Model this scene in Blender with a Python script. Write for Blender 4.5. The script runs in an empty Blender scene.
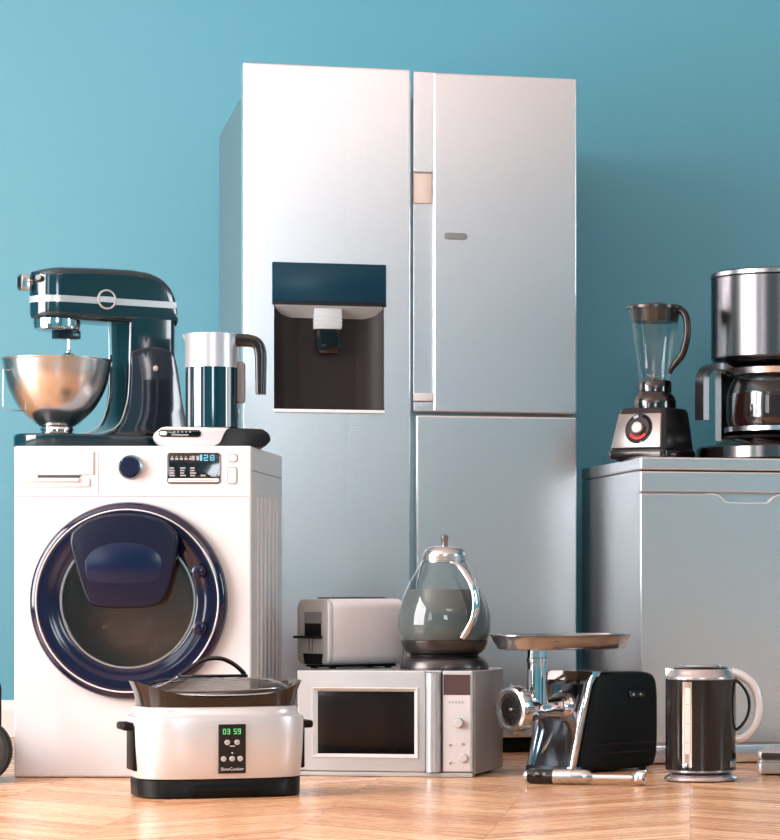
import bpy, bmesh, math, random
from mathutils import Vector, Matrix
random.seed(4)
PI = math.pi
R = math.radians
sc = bpy.context.scene
COL = sc.collection

# ------------------------------------------------------------------ camera
H = 0.483
cam_d = bpy.data.cameras.new('camera'); cam = bpy.data.objects.new('camera', cam_d); COL.objects.link(cam)
cam.location = (0, 0, H); cam.rotation_euler = (R(90), 0, 0)
cam_d.sensor_fit = 'HORIZONTAL'; cam_d.sensor_width = 36
cam_d.lens = 2850 / 780 * 36
cam_d.shift_x = -300 / 780; cam_d.shift_y = 170 / 780
cam_d.clip_end = 100
sc.camera = cam

# ------------------------------------------------------------------ world, lights, exposure
w = bpy.data.worlds.new('world'); sc.world = w; w.use_nodes = True
w.node_tree.nodes['Background'].inputs[0].default_value = (0.75, 0.85, 1.0, 1)
w.node_tree.nodes['Background'].inputs[1].default_value = 0.6

def area(name, loc, rot, sx, sy, power, col=(1, 1, 1), spread=180):
    d = bpy.data.lights.new(name, 'AREA'); d.shape = 'RECTANGLE'; d.size = sx; d.size_y = sy
    d.energy = power; d.color = col; d.spread = R(spread)
    o = bpy.data.objects.new(name, d); o.location = loc; o.rotation_euler = rot; COL.objects.link(o)
    return o
# daylight entering through the side windows (each light fills its window opening)
area('daylight_left', (-4.62, 5.05, 1.68), (R(90), 0, R(-90)), 2.9, 2.85, 480, (1.0, 0.95, 0.945))
area('daylight_left_near', (-4.62, 0.9, 2.05), (R(90), 0, R(-90)), 2.1, 2.1, 80, (0.95, 0.96, 1.0))
area('front_fill', (0.6, -1.72, 2.2), (R(90), 0, 0), 1.4, 1.5, 95, (0.82, 0.93, 1.0))  # cool fill light added from the unseen front of the room
area('daylight_right', (4.62, 5.6, 1.7), (R(90), 0, R(90)), 0.9, 1.7, 75, (0.90, 0.95, 1.0))
# unseen ceiling light, added to brighten the refrigerator top
area('added_ceiling_light', (1.2, 1.4, 3.36), (0, 0, 0), 2.3, 1.1, 42, (1.0, 0.86, 0.87))

sc.view_settings.view_transform = 'Standard'
sc.view_settings.look = 'None'
sc.view_settings.gamma = 1
sc.view_settings.use_curve_mapping = False
sc.view_settings.exposure = 0.0
try:
    sc.cycles.use_denoising = True
    sc.cycles.max_bounces = 14; sc.cycles.transmission_bounces = 12; sc.cycles.glossy_bounces = 6
    sc.cycles.diffuse_bounces = 5; sc.cycles.transparent_max_bounces = 12
    sc.cycles.sample_clamp_indirect = 6
    sc.cycles.caustics_reflective = False; sc.cycles.caustics_refractive = False
    sc.cycles.blur_glossy = 0.5
except Exception:
    pass

# ------------------------------------------------------------------ helpers
def srgb(r, g, b):
    def f(c):
        c /= 255.0
        return c / 12.92 if c <= 0.04045 else ((c + 0.055) / 1.055) ** 2.4
    return (f(r), f(g), f(b), 1)

MATS = {}
def mat(name, col=None, metal=0.0, rough=0.4, coat=0.0, trans=0.0, ior=1.45, emit=None, es=1.0, noise=0.0, nscale=60, spec=0.5, stretch=None, coat_rough=.05):
    if name in MATS: return MATS[name]
    m = bpy.data.materials.new(name); m.use_nodes = True
    nt = m.node_tree; b = nt.nodes['Principled BSDF']
    b.inputs['Base Color'].default_value = srgb(*col)
    b.inputs['Metallic'].default_value = metal
    b.inputs['Roughness'].default_value = rough
    b.inputs['Coat Weight'].default_value = coat
    b.inputs['Coat Roughness'].default_value = coat_rough
    b.inputs['Transmission Weight'].default_value = trans
    b.inputs['IOR'].default_value = ior
    b.inputs['Specular IOR Level'].default_value = spec
    if emit:
        b.inputs['Emission Color'].default_value = srgb(*emit); b.inputs['Emission Strength'].default_value = es
    # fine procedural variation of the finish
    tc = nt.nodes.new('ShaderNodeTexCoord'); nz = nt.nodes.new('ShaderNodeTexNoise'); mr = nt.nodes.new('ShaderNodeMapRange')
    nz.inputs['Scale'].default_value = nscale; nz.inputs['Detail'].default_value = 3
    if stretch:
        mp = nt.nodes.new('ShaderNodeMapping'); mp.inputs['Scale'].default_value = stretch
        nt.links.new(tc.outputs['Object'], mp.inputs[0]); nt.links.new(mp.outputs[0], nz.inputs['Vector'])
    else:
        nt.links.new(tc.outputs['Object'], nz.inputs['Vector'])
    v = noise if noise else 0.01
    mr.inputs['To Min'].default_value = max(0, rough - v); mr.inputs['To Max'].default_value = rough + v
    nt.links.new(nz.outputs['Fac'], mr.inputs['Value']); nt.links.new(mr.outputs[0], b.inputs['Roughness'])
    MATS[name] = m
    return m

class MB:
    def __init__(s): s.bm = bmesh.new()
    def merge(s, other, M=None, mi=0):
        if M is not None: bmesh.ops.transform(other, matrix=M, verts=other.verts)
        for f in other.faces: f.material_index = mi
        me = bpy.data.meshes.new('t'); other.to_mesh(me); other.free()
        s.bm.from_mesh(me); bpy.data.meshes.remove(me)
        return s
    def box(s, x0, x1, y0, y1, z0, z1, bev=0, seg=3, M=None, mi=0):
        b = bmesh.new(); bmesh.ops.create_cube(b, size=1)
        bmesh.ops.transform(b, matrix=Matrix.Translation(((x0+x1)/2, (y0+y1)/2, (z0+z1)/2)) @ Matrix.Diagonal((x1-x0, y1-y0, z1-z0, 1)), verts=b.verts)
        if bev: bmesh.ops.bevel(b, geom=b.edges[:], offset=bev, segments=seg, profile=0.5, affect='EDGES')
        return s.merge(b, M, mi)
    def rings(s, rings, cap0=True, cap1=True, closed=False, M=None, mi=0, loop=True):
        b = bmesh.new(); vr = [[b.verts.new(p) for p in r] for r in rings]
        n = len(rings[0])
        pairs = list(zip(vr[:-1], vr[1:])) + ([(vr[-1], vr[0])] if closed else [])
        for a, c in pairs:
            for i in range(n if loop else n-1):
                j = (i+1) % n
                try: b.faces.new((a[i], a[j], c[j], c[i]))
                except ValueError: pass
        if not closed and loop:
            if cap0: b.faces.new(vr[0][::-1])
            if cap1: b.faces.new(vr[-1])
        bmesh.ops.remove_doubles(b, verts=b.verts, dist=1e-6)
        bmesh.ops.recalc_face_normals(b, faces=b.faces)
        return s.merge(b, M, mi)
    def lathe(s, prof, seg=64, M=None, mi=0, c=(0, 0), closed=False):
        """prof: list of (r, z) round the vertical axis; closed joins last to first"""
        rings = [[(c[0]+max(r, 1e-5)*math.cos(2*PI*i/seg), c[1]+max(r, 1e-5)*math.sin(2*PI*i/seg), z) for i in range(seg)] for r, z in prof]
        return s.rings(rings, cap0=prof[0][0] > 1e-4 or True, cap1=True, closed=closed, M=M, mi=mi)
    def tube(s, pts, r, seg=14, closed=False, flat=1.0, M=None, mi=0, up=None):
        pts = [Vector(p) for p in pts]; n = len(pts)
        rr = r if isinstance(r, (list, tuple)) else [r]*n
        tang = []
        for i in range(n):
            a = pts[(i-1) % n] if (closed or i > 0) else pts[i]
            c = pts[(i+1) % n] if (closed or i < n-1) else pts[i]
            tang.append((c-a).normalized())
        u = Vector(up) if up else (Vector((0, 0, 1)) if abs(tang[0].z) < .9 else Vector((1, 0, 0)))
        rings = []
        for i in range(n):
            t = tang[i]; u = (u - t*u.dot(t)).normalized(); v = t.cross(u)
            rings.append([tuple(pts[i] + (u*math.cos(2*PI*k/seg)*flat + v*math.sin(2*PI*k/seg))*rr[i]) for k in range(seg)])
        return s.rings(rings, closed=closed, M=M, mi=mi)
    def prism(s, outline, h0, h1, bev=0, seg=3, M=None, mi=0, holes=None):
        """outline in xy, extruded in z from h0 to h1; M maps to its place"""
        b = bmesh.new(); vs = [b.verts.new((x, y, h0)) for x, y in outline]
        f = b.faces.new(vs)
        r = bmesh.ops.extrude_face_region(b, geom=[f])
        nv = [g for g in r['geom'] if isinstance(g, bmesh.types.BMVert)]
        bmesh.ops.translate(b, verts=nv, vec=(0, 0, h1-h0))
        bmesh.ops.recalc_face_normals(b, faces=b.faces)
        if bev:
            ed = [e for e in b.edges if abs(e.verts[0].co.z-e.verts[1].co.z) < 1e-7 and len(e.link_faces) == 2]
            bmesh.ops.bevel(b, geom=ed, offset=bev, segments=seg, profile=0.5, affect='EDGES', clamp_overlap=True)
        return s.merge(b, M, mi)
    def sphere(s, c, r, sx=1, sy=1, sz=1, u=24, v=16, mi=0):
        b = bmesh.new(); bmesh.ops.create_uvsphere(b, u_segments=u, v_segments=v, radius=r)
        return s.merge(b, Matrix.Translation(c) @ Matrix.Diagonal((sx, sy, sz, 1)), mi)
    def obj(s, name, m, parent=None, sharp=32, wn=False):
        me = bpy.data.meshes.new(name)
        bmesh.ops.recalc_face_normals(s.bm, faces=s.bm.faces)
        for f in s.bm.faces: f.smooth = True
        for e in s.bm.edges:
            if len(e.link_faces) == 2 and e.calc_face_angle(0) > R(sharp): e.smooth = False
        s.bm.to_mesh(me); s.bm.free()
        for mm in (m if isinstance(m, (list, tuple)) else [m]): me.materials.append(mm)
        o = bpy.data.objects.new(name, me); COL.objects.link(o)
        if parent: o.parent = parent
        if wn:
            md = o.modifiers.new('wn', 'WEIGHTED_NORMAL'); md.keep_sharp = True; md.weight = 100
        return o

def cut(a, b):
    """boolean difference of two MBs -> MB"""
    obs = []
    for k, x in (('a', a), ('b', b)):
        bmesh.ops.recalc_face_normals(x.bm, faces=x.bm.faces)
        me = bpy.data.meshes.new(k); x.bm.to_mesh(me); x.bm.free()
        me.materials.clear()
        o = bpy.data.objects.new(k, me); COL.objects.link(o); obs.append(o)
    md = obs[0].modifiers.new('b', 'BOOLEAN'); md.operation = 'DIFFERENCE'; md.object = obs[1]; md.solver = 'EXACT'
    bpy.context.view_layer.update()
    ev = obs[0].evaluated_get(bpy.context.evaluated_depsgraph_get())
    me = bpy.data.meshes.new_from_object(ev)
    r = MB(); r.bm.from_mesh(me)
    for o in obs:
        d = o.data; bpy.data.objects.remove(o); bpy.data.meshes.remove(d)
    bpy.data.meshes.remove(me)
    return r

def thing(name, label, cat, loc=(0, 0, 0), rz=0, group=None):
    o = bpy.data.objects.new(name, None); o.empty_display_size = .05; COL.objects.link(o)
    o.location = loc; o.rotation_euler = (0, 0, R(rz)); o['label'] = label; o['category'] = cat
    if group: o['group'] = group
    return o
def struct(o):
    o['kind'] = 'structure'; return o

def rrect(w_, d_, r, n=6, c=(0, 0)):
    """rounded rectangle outline, centred"""
    pts = []
    for cx_, cy_, a0 in ((w_/2-r, d_/2-r, 0), (-w_/2+r, d_/2-r, 90), (-w_/2+r, -d_/2+r, 180), (w_/2-r, -d_/2+r, 270)):
        for i in range(n+1):
            a = R(a0 + 90*i/n); pts.append((c[0]+cx_+r*math.cos(a), c[1]+cy_+r*math.sin(a)))
    return pts
def sup(a, b, n_=4.0, seg=72, z=0, c=(0, 0), zf=None):
    pts = []
    for i in range(seg):
        t = 2*PI*i/seg; ct, st = math.cos(t), math.sin(t)
        x = a*math.copysign(abs(ct)**(2/n_), ct); y = b*math.copysign(abs(st)**(2/n_), st)
        pts.append((c[0]+x, c[1]+y, zf(x, y) if zf else z))
    return pts
def spline(pts, n=8):
    """Catmull-Rom through points of any dimension"""
    P = [Vector(p) for p in pts]; out = []
    for i in range(len(P)-1):
        p0 = P[max(i-1, 0)]; p1 = P[i]; p2 = P[i+1]; p3 = P[min(i+2, len(P)-1)]
        for k in range(n):
            t = k/n
            out.append(0.5*((2*p1)+(p2-p0)*t+(2*p0-5*p1+4*p2-p3)*t*t+(3*p1-p0-3*p2+p3)*t**3))
    out.append(P[-1])
    return [tuple(v) for v in out]
# maps a prism's (x, y, h) so that x->x, y->z, h->-y (a plate facing the camera side, front at y=-h)
FRONT = Matrix(((1, 0, 0, 0), (0, 0, -1, 0), (0, 1, 0, 0), (0, 0, 0, 1)))
def T(x, y, z): return Matrix.Translation((x, y, z))
def disc_front(mb, x, z, r, y_back, y_front, seg=40, bev=0, mi=0):
    prof = [(0, -y_back), (r, -y_back), (r, -y_front-bev), (r-bev, -y_front), (0, -y_front)] if bev else [(0, -y_back), (r, -y_back), (r, -y_front), (0, -y_front)]
    return mb.lathe(prof, seg, M=T(x, 0, z) @ FRONT, mi=mi)
def text(name, s_, size, m, parent, M, depth=.0004, space=1.0):
    cu = bpy.data.curves.new(name, 'FONT'); cu.body = s_; cu.size = size; cu.extrude = depth; cu.align_x = 'CENTER'; cu.align_y = 'CENTER'; cu.resolution_u = 2
    cu.space_character = space
    t = bpy.data.objects.new(name, cu); COL.objects.link(t)
    bpy.context.view_layer.update()
    me = bpy.data.meshes.new_from_object(t.evaluated_get(bpy.context.evaluated_depsgraph_get()))
    bpy.data.objects.remove(t); bpy.data.curves.remove(cu)
    me.transform(M); me.materials.clear(); me.materials.append(m)
    o = bpy.data.objects.new(name, me); COL.objects.link(o); o.parent = parent
    return o
SEG7 = {'0': 'abcdef', '1': 'bc', '2': 'abged', '3': 'abgcd', '4': 'fgbc', '5': 'afgcd', '6': 'afgedc', '7': 'abc', '8': 'abcdefg', '9': 'abcfgd'}
def seg7(mb, ch, x, z, w_, h, t, y0, y1):
    """one digit; x,z = lower left"""
    S = {'a': (0, w_, h-t, h), 'g': (0, w_, h/2-t/2, h/2+t/2), 'd': (0, w_, 0, t), 'f': (0, t, h/2, h), 'b': (w_-t, w_, h/2, h), 'e': (0, t, 0, h/2), 'c': (w_-t, w_, 0, h/2)}
    for k in SEG7[ch]:
        a, b, c, d = S[k]; mb.box(x+a, x+b, y0, y1, z+c, z+d)

# ------------------------------------------------------------------ materials
steel_paint = mat('silver_lacquered_steel', (228, 227, 229), metal=.86, rough=.25, noise=.001, nscale=30)
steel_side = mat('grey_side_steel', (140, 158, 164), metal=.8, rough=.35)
white_en = mat('white_enamel', (208, 206, 208), rough=.32, coat=.2)
navy = mat('navy_gloss', (20, 20, 48), rough=.15, coat=.4)
navy_d = mat('deep_navy_gloss', (20, 17, 46), rough=.08, coat=.4)
chrome = mat('chrome', (225, 225, 228), metal=1, rough=.07)
chrome_s = mat('satin_chrome', (205, 205, 208), metal=1, rough=.22)
brushed = mat('brushed_steel', (190, 190, 192), metal=1, rough=.27, noise=.05, nscale=20, stretch=(1, 1, 40))
black_pl = mat('black_plastic', (10, 9, 9), rough=.4, spec=.22)
black_gl = mat('black_gloss', (8, 7, 8), rough=.12, coat=.25)
brown_gl = mat('brown_black_gloss', (24, 17, 16), rough=.2, coat=.25)
teal_gl = mat('dark_teal_enamel', (12, 44, 55), rough=.13, coat=.5)
rubber = mat('black_rubber', (18, 18, 18), rough=.75)
dark_in = mat('dark_interior', (34, 26, 27), rough=.5, spec=.25)
def thin_glass(name, tint, ior=1.45, refl=(1, 1, 1)):
    m = bpy.data.materials.new(name); m.use_nodes = True; nt = m.node_tree; nt.nodes.clear()
    N = nt.nodes.new; L = nt.links.new
    o = N('ShaderNodeOutputMaterial'); mx = N('ShaderNodeMixShader'); tr = N('ShaderNodeBsdfTransparent'); gl = N('ShaderNodeBsdfGlossy'); fr = N('ShaderNodeFresnel'); ge = N('ShaderNodeNewGeometry'); mu = N('ShaderNodeMath')
    tr.inputs[0].default_value = srgb(*tint); gl.inputs['Roughness'].default_value = .015; fr.inputs[0].default_value = ior; gl.inputs['Color'].default_value = (*refl, 1)
    mu.operation = 'MULTIPLY_ADD'; L(ge.outputs['Backfacing'], mu.inputs[0]); mu.inputs[1].default_value = -1; mu.inputs[2].default_value = 1
    m2 = N('ShaderNodeMath'); m2.operation = 'MULTIPLY'; L(mu.outputs[0], m2.inputs[0]); L(fr.outputs[0], m2.inputs[1])
    L(m2.outputs[0], mx.inputs[0]); L(tr.outputs[0], mx.inputs[1]); L(gl.outputs[0], mx.inputs[2]); L(mx.outputs[0], o.inputs[0])
    MATS[name] = m
    return m
glass = thin_glass('clear_glass', (243, 247, 247))
white_pl = mat('white_plastic', (212, 209, 211), rough=.35)
grey_pl = mat('grey_plastic', (120, 122, 124), rough=.4)
green_led = mat('green_led', (90, 200, 120), emit=(130, 215, 150), es=.5)
cyan_led = mat('cyan_led', (90, 190, 220), emit=(90, 170, 200), es=.2)
white_pr = mat('white_print', (225, 225, 225), rough=.5)
grey_pr = mat('grey_print', (150, 148, 150), rough=.5)

# ------------------------------------------------------------------ room
def wall_mat():
    m = bpy.data.materials.new('teal_wall_paint'); m.use_nodes = True; nt = m.node_tree; b = nt.nodes['Principled BSDF']
    tc = nt.nodes.new('ShaderNodeTexCoord'); nz = nt.nodes.new('ShaderNodeTexNoise'); nz.inputs['Scale'].default_value = 90; nz.inputs['Detail'].default_value = 4
    mx = nt.nodes.new('ShaderNodeMix'); mx.data_type = 'RGBA'
    mx.inputs[6].default_value = srgb(74, 151, 172); mx.inputs[7].default_value = srgb(78, 155, 176)
    bp = nt.nodes.new('ShaderNodeBump'); bp.inputs['Strength'].default_value = .06; bp.inputs['Distance'].default_value = .002
    nt.links.new(tc.outputs['Object'], nz.inputs['Vector']); nt.links.new(nz.outputs['Fac'], mx.inputs[0]); nt.links.new(mx.outputs[2], b.inputs['Base Color'])
    nt.links.new(nz.outputs['Fac'], bp.inputs['Height']); nt.links.new(bp.outputs[0], b.inputs['Normal'])
    b.inputs['Roughness'].default_value = .42; b.inputs['Specular IOR Level'].default_value = .6
    return m
WALL = wall_mat()

def floor_mat():
    m = bpy.data.materials.new('oak_parquet'); m.use_nodes = True; nt = m.node_tree; b = nt.nodes['Principled BSDF']
    N = nt.nodes.new; L = nt.links.new
    def math_(op, a, b_=None, c=None):
        n = N('ShaderNodeMath'); n.operation = op
        for i, v in enumerate((a, b_, c)):
            if v is None: continue
            if isinstance(v, (int, float)): n.inputs[i].default_value = v
            else: L(v, n.inputs[i])
        return n.outputs[0]
    tc = N('ShaderNodeTexCoord'); sp = N('ShaderNodeSeparateXYZ'); L(tc.outputs['Object'], sp.inputs[0])
    x, y = sp.outputs[0], sp.outputs[1]
    cw, pw = 0.40, 0.105                       # column width, plank width measured along y
    xs = math_('DIVIDE', x, cw)
    col = math_('FLOOR', xs)
    fx = math_('FRACT', xs)
    par = math_('FLOORED_MODULO', col, 2.0)    # which way this column's planks run
    fx2 = math_('ABSOLUTE', math_('SUBTRACT', fx, par))
    v = math_('ADD', y, math_('MULTIPLY', fx2, cw*0.9))
    vs = math_('DIVIDE', v, pw)
    pid = math_('FLOOR', vs); pf = math_('FRACT', vs)
    cmb = N('ShaderNodeCombineXYZ'); L(col, cmb.inputs[0]); L(pid, cmb.inputs[1])
    wn = N('ShaderNodeTexWhiteNoise'); wn.noise_dimensions = '2D'; L(cmb.outputs[0], wn.inputs['Vector'])
    # grain runs along the plank
    g = N('ShaderNodeCombineXYZ'); L(math_('MULTIPLY', fx2, 1.0), g.inputs[0]); L(math_('MULTIPLY', vs, 2.6), g.inputs[1]); L(math_('MULTIPLY', wn.outputs['Value'], 37.0), g.inputs[2])
    nz = N('ShaderNodeTexNoise'); nz.inputs['Scale'].default_value = 2.2; nz.inputs['Detail'].default_value = 6; nz.inputs['Roughness'].default_value = .6; nz.inputs['Distortion'].default_value = .5
    L(g.outputs[0], nz.inputs['Vector'])
    cr = N('ShaderNodeValToRGB')
    cr.color_ramp.elements[0].position = .28; cr.color_ramp.elements[0].color = srgb(182, 120, 78)
    cr.color_ramp.elements[1].position = .68; cr.color_ramp.elements[1].color = srgb(240, 194, 150)
    tone = math_('ADD', math_('MULTIPLY', nz.outputs['Fac'], .75), math_('MULTIPLY', wn.outputs['Value'], .25))
    L(tone, cr.inputs[0])
    # seams
    e1 = math_('LESS_THAN', pf, .035); e2 = math_('LESS_THAN', fx, .006)
    e = math_('MAXIMUM', e1, e2)
    mx = N('ShaderNodeMix'); mx.data_type = 'RGBA'; L(math_('MULTIPLY', e, .55), mx.inputs[0]); L(cr.outputs[0], mx.inputs[6]); mx.inputs[7].default_value = srgb(140, 84, 48)
    L(mx.outputs[2], b.inputs['Base Color'])
    mr = N('ShaderNodeMapRange'); mr.inputs['To Min'].default_value = .20; mr.inputs['To Max'].default_value = .34; L(nz.outputs['Fac'], mr.inputs['Value']); L(mr.outputs[0], b.inputs['Roughness'])
    bp = N('ShaderNodeBump'); bp.inputs['Strength'].default_value = .25; bp.inputs['Distance'].default_value = .0012
    L(math_('SUBTRACT', nz.outputs['Fac'], math_('MULTIPLY', e, 1.0)), bp.inputs['Height']); L(bp.outputs[0], b.inputs['Normal'])
    b.inputs['Specular IOR Level'].default_value = .35
    return m
FLOOR = floor_mat()
CEIL = mat('white_ceiling_paint', (240, 232, 230), rough=.8)
TRIM = mat('white_trim_paint', (238, 230, 228), rough=.4)

X0, X1, Y0, Y1, ZC = -4.5, 4.5, -1.6, 9.4, 3.4
mb = MB(); mb.box(X0-.2, X1+.2, Y0-.2, Y1+.2, -.1, 0); struct(mb.obj('floor', FLOOR))
mb = MB(); mb.box(X0-.2, X1+.2, Y0-.2, Y1+.2, ZC, ZC+.1); struct(mb.obj('ceiling', CEIL))
mb = MB(); mb.box(X0-.2, X1+.2, Y1, Y1+.2, 0, ZC); struct(mb.obj('wall_back', WALL))
def wall_with(name, axis, const0, const1, a0, a1, wins):
    """a wall with rectangular window openings: axis 'x' = wall at constant x"""
    mb = MB(); wins = sorted(wins)
    def seg(p, q, z0, z1):
        if q-p < 1e-4 or z1-z0 < 1e-4: return
        if axis == 'x': mb.box(const0, const1, p, q, z0, z1)
        else: mb.box(p, q, const0, const1, z0, z1)
    cur = a0
    for (p, q, z0, z1) in wins:
        seg(cur, p, 0, ZC); seg(p, q, 0, z0); seg(p, q, z1, ZC); cur = q
    seg(cur, a1, 0, ZC)
    return struct(mb.obj(name, WALL))
WL = [(-.15, 1.95, 1.0, 3.1), (3.6, 6.5, .25, 3.1)]
wall_with('wall_left', 'x', X0-.2, X0, Y0-.2, Y1, WL)
WR = [(5.15, 6.05, .85, 2.55)]
wall_with('wall_right', 'x', X1, X1+.2, Y0-.2, Y1, WR)
WF = [(-.1, 1.3, 1.45, 2.95)]
wall_with('wall_front', 'y', Y0-.2, Y0, X0, X1, WF)
def window_frame(name, axis, c, p, q, z0, z1, nb):
    mb = MB(); t = .05
    def bar(a, b, za, zb):
        if axis == 'x': mb.box(c-.03, c+.03, a, b, za, zb, .004, 1)
        else: mb.box(a, b, c-.03, c+.03, za, zb, .004, 1)
    bar(p, q, z0, z0+t); bar(p, q, z1-t, z1); bar(p, p+t, z0+t, z1-t); bar(q-t, q, z0+t, z1-t)
    for i in range(1, nb):
        u = p+(q-p)*i/nb; bar(u-t/2, u+t/2, z0+t, z1-t)
    struct(mb.obj(name, TRIM))
window_frame('window_1', 'x', X0-.05, -.15, 1.95, 1.0, 3.1, 2)
window_frame('window_2', 'x', X0-.05, 3.6, 6.5, .25, 3.1, 2)
window_frame('window_3', 'x', X1+.05, 5.15, 6.05, .85, 2.55, 1)
window_frame('fill_window', 'y', Y0-.05, -.1, 1.3, 1.45, 2.95, 2)  # unseen window added to hold the front fill light
def baseboard(name, M_, length):
    prof = [(0, 0), (.018, 0), (.018, .085), (.014, .088), (.014, .094), (.012, .1), (.010, .115), (.006, .12), (0, .12)]
    mb = MB(); mb.rings([[(0, -a, z) for a, z in prof], [(length, -a, z) for a, z in prof]], M=M_)
    struct(mb.obj(name, TRIM))
baseboard('baseboard_back', T(X0, Y1, 0), X1-X0)
baseboard('baseboard_left', T(X0, Y0, 0) @ Matrix.Rotation(R(90), 4, 'Z'), Y1-Y0)
baseboard('baseboard_right', T(X1, Y1, 0) @ Matrix.Rotation(R(-90), 4, 'Z'), Y1-Y0)

# ------------------------------------------------------------------ refrigerator
def refrigerator():
    W, D, HD, HC = .986, .920, 2.01, 1.94
    O = Vector((-1.293, 8.242)); rz = 14.1; cs, sn = math.cos(R(rz)), math.sin(R(rz))
    def lx(px):          # position along the front, read off the photograph
        k = (px-690)/2850
        return (k*O.y-O.x)/(cs-k*sn)
    def lz(px, py):
        s_ = lx(px); return H+(590-py)*(O.y+s_*sn)/2850
    f = thing('refrigerator', 'tall silver side-by-side refrigerator with ice dispenser standing against the blue wall', 'refrigerator', (O.x, O.y, 0), rz)
    mb = MB(); mb.box(.008, W-.008, .075, D, .045, HC, .006, 2)
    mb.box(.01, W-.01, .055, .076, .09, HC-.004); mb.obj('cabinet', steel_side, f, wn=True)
    mb = MB(); mb.box(.02, W-.02, .045, .30, .0, .044, .003, 1)
    for i in range(24): mb.box(.06+i*.036, .08+i*.036, .040, .046, .012, .034)
    mb.obj('kick_plate', black_pl, f)
    for x in (.05, W-.05):
        mb = MB(); mb.box(x-.035, x+.035, .03, .13, HC, HC+.022, .006, 2); mb.obj('hinge_cover', grey_pl, f)
    zb = .046
    split = lx(410.5)
    # left door, with the dispenser opening cut in
    a, b = lx(274), lx(384); zt, z0 = lz(330, 305), lz(330, 411)
    body = MB(); body.box(0, split, 0, .055, zb, HD, .006, 3)
    c = MB(); c.box(a, b, -.02, .2, z0, zt)
    d = cut(body, c).obj('door', steel_paint, f, sharp=25, wn=True)
    # recess pocket behind the door skin (cabinet is cut away by the pocket walls)
    mb = MB(); n = 14
    rr = []
    for zz in (z0+.001, zt-.001):
        ring = []
        for i in range(n+1):
            t = i/n; ring.append((a+.0015+(b-a-.003)*t, .004+.049*math.sin(PI*t)**.45, zz))
        rr.append(ring)
    mb.rings(rr, loop=False)
    mb.box(a+.001, b-.001, .045, .054, z0+.001, zt-.001)
    mb.obj('dispenser_recess', dark_in, d)
    mb = MB(); px0, px1 = lx(272), lx(386); zpt, zpb = lz(330, 263.5), lz(330, 302)
    mb.box(px0, px1, -.006, .004, zpb, zpt, .002, 2); mb.obj('dispenser_screen', mat('dark_teal_glass', (4, 48, 66), rough=.3, spec=.3), d)
    mb = MB(); mb.box(px0, px1, -.008, .004, zt-.002, zpb, .001, 1); mb.obj('dispenser_bar', brown_gl, d)
    mb = MB(); mb.prism([(0, zt-.001), (.048, zt-.001), (.048, zt-.035), (.040, zt-.036), (0, zt-.006)], a+.004, b-.004, M=Matrix(((0, 0, 1, 0), (1, 0, 0, 0), (0, 1, 0, 0), (0, 0, 0, 1))))
    cm = mat('speckled_white', (170, 170, 170), rough=.5)
    mb.obj('dispenser_ceiling', cm, d)
    cx = (lx(314)+lx(343))/2; r = .040
    mb = MB(); zz = lz(328, 329)
    mb.box(cx-r, cx+r, .002, .045, zz, zt-.008, .004, 2)
    for q in (.012, .024, .036): mb.box(cx-r-.001, cx+r+.001, .001, .04, zz+q, zz+q+.003)
    mb.obj('ice_chute', mat('white_chute', (185, 190, 194), rough=.3), d)
    mb = MB(); mb.prism([(-.034, 0), (-.034, -.055), (-.026, -.07), (.026, -.07), (.034, -.055), (.034, 0)], 0, .03, .003, 2, M=T(cx, .04, zz) @ FRONT)
    mb.box(cx-.024, cx+.024, .004, .012, zz-.045, zz, .002, 1)
    mb.obj('nozzle', black_gl, d)
    mb = MB(); mb.box(a-.002, b+.002, -.008, .05, z0-.006, z0+.004, .002, 1); mb.obj('drip_tray', mat('white_tray', (235, 235, 236), rough=.35), d)
    # right side: the grip channel, door in door, lower door
    s0 = lx(413.5); ch = lx(433.5); zs = lz(500, 414)
    mb = MB(); mb.box(s0, W-.002, .016, .055, zs+.004, HD-.004, .004, 2)
    mb.box(s0, ch+.004, .004, .020, lz(423, 172), HD-.004, .003, 2)       # upper pad of the channel
    mb.box(s0, ch+.004, .004, .020, zs+.004, lz(423, 402), .003, 2)       # lower pad
    mb.obj('door', steel_paint, f, wn=True)
    dr = bpy.data.objects['door.001']
    mb = MB(); mb.box(s0+.001, ch-.002, .009, .017, lz(423, 203), lz(423, 173), .003, 2); mb.obj('grip_latch', mat('beige_latch', (205, 190, 182), rough=.4), dr)
    mb = MB(); mb.box(s0, ch-.001, .0, .018, lz(423, 401), lz(423, 393), .002, 2); mb.obj('grip_ledge', white_pl, dr)
    mb = MB(); mb.box(ch, W, -.004, .020, zs+.003, HD-.006, .006, 3); p = mb.obj('outer_door', steel_paint, dr, wn=True)
    bx0, bx1 = lx(444), lx(467); bz = lz(455, 236.5)
    mb = MB(); mb.prism([(q[0]+(bx0+bx1)/2, q[1]+bz) for q in rrect(bx1-bx0, .020, .0095)], .003, .0065, .001, 2, M=FRONT); mb.obj('badge', grey_pl, p)
    mb = MB(); mb.box(lx(416), W, -.002, .055, zb, zs-.006, .006, 3); mb.obj('door', steel_paint, f, wn=True)
    for x in (.08, W-.08):
        for y in (.15, D-.1):
            mb = MB(); mb.lathe([(0, 0), (.022, 0), (.022, .02), (0, .02)], 20, c=(x, y))
            mb.obj('foot', rubber, f)
refrigerator()

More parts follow.
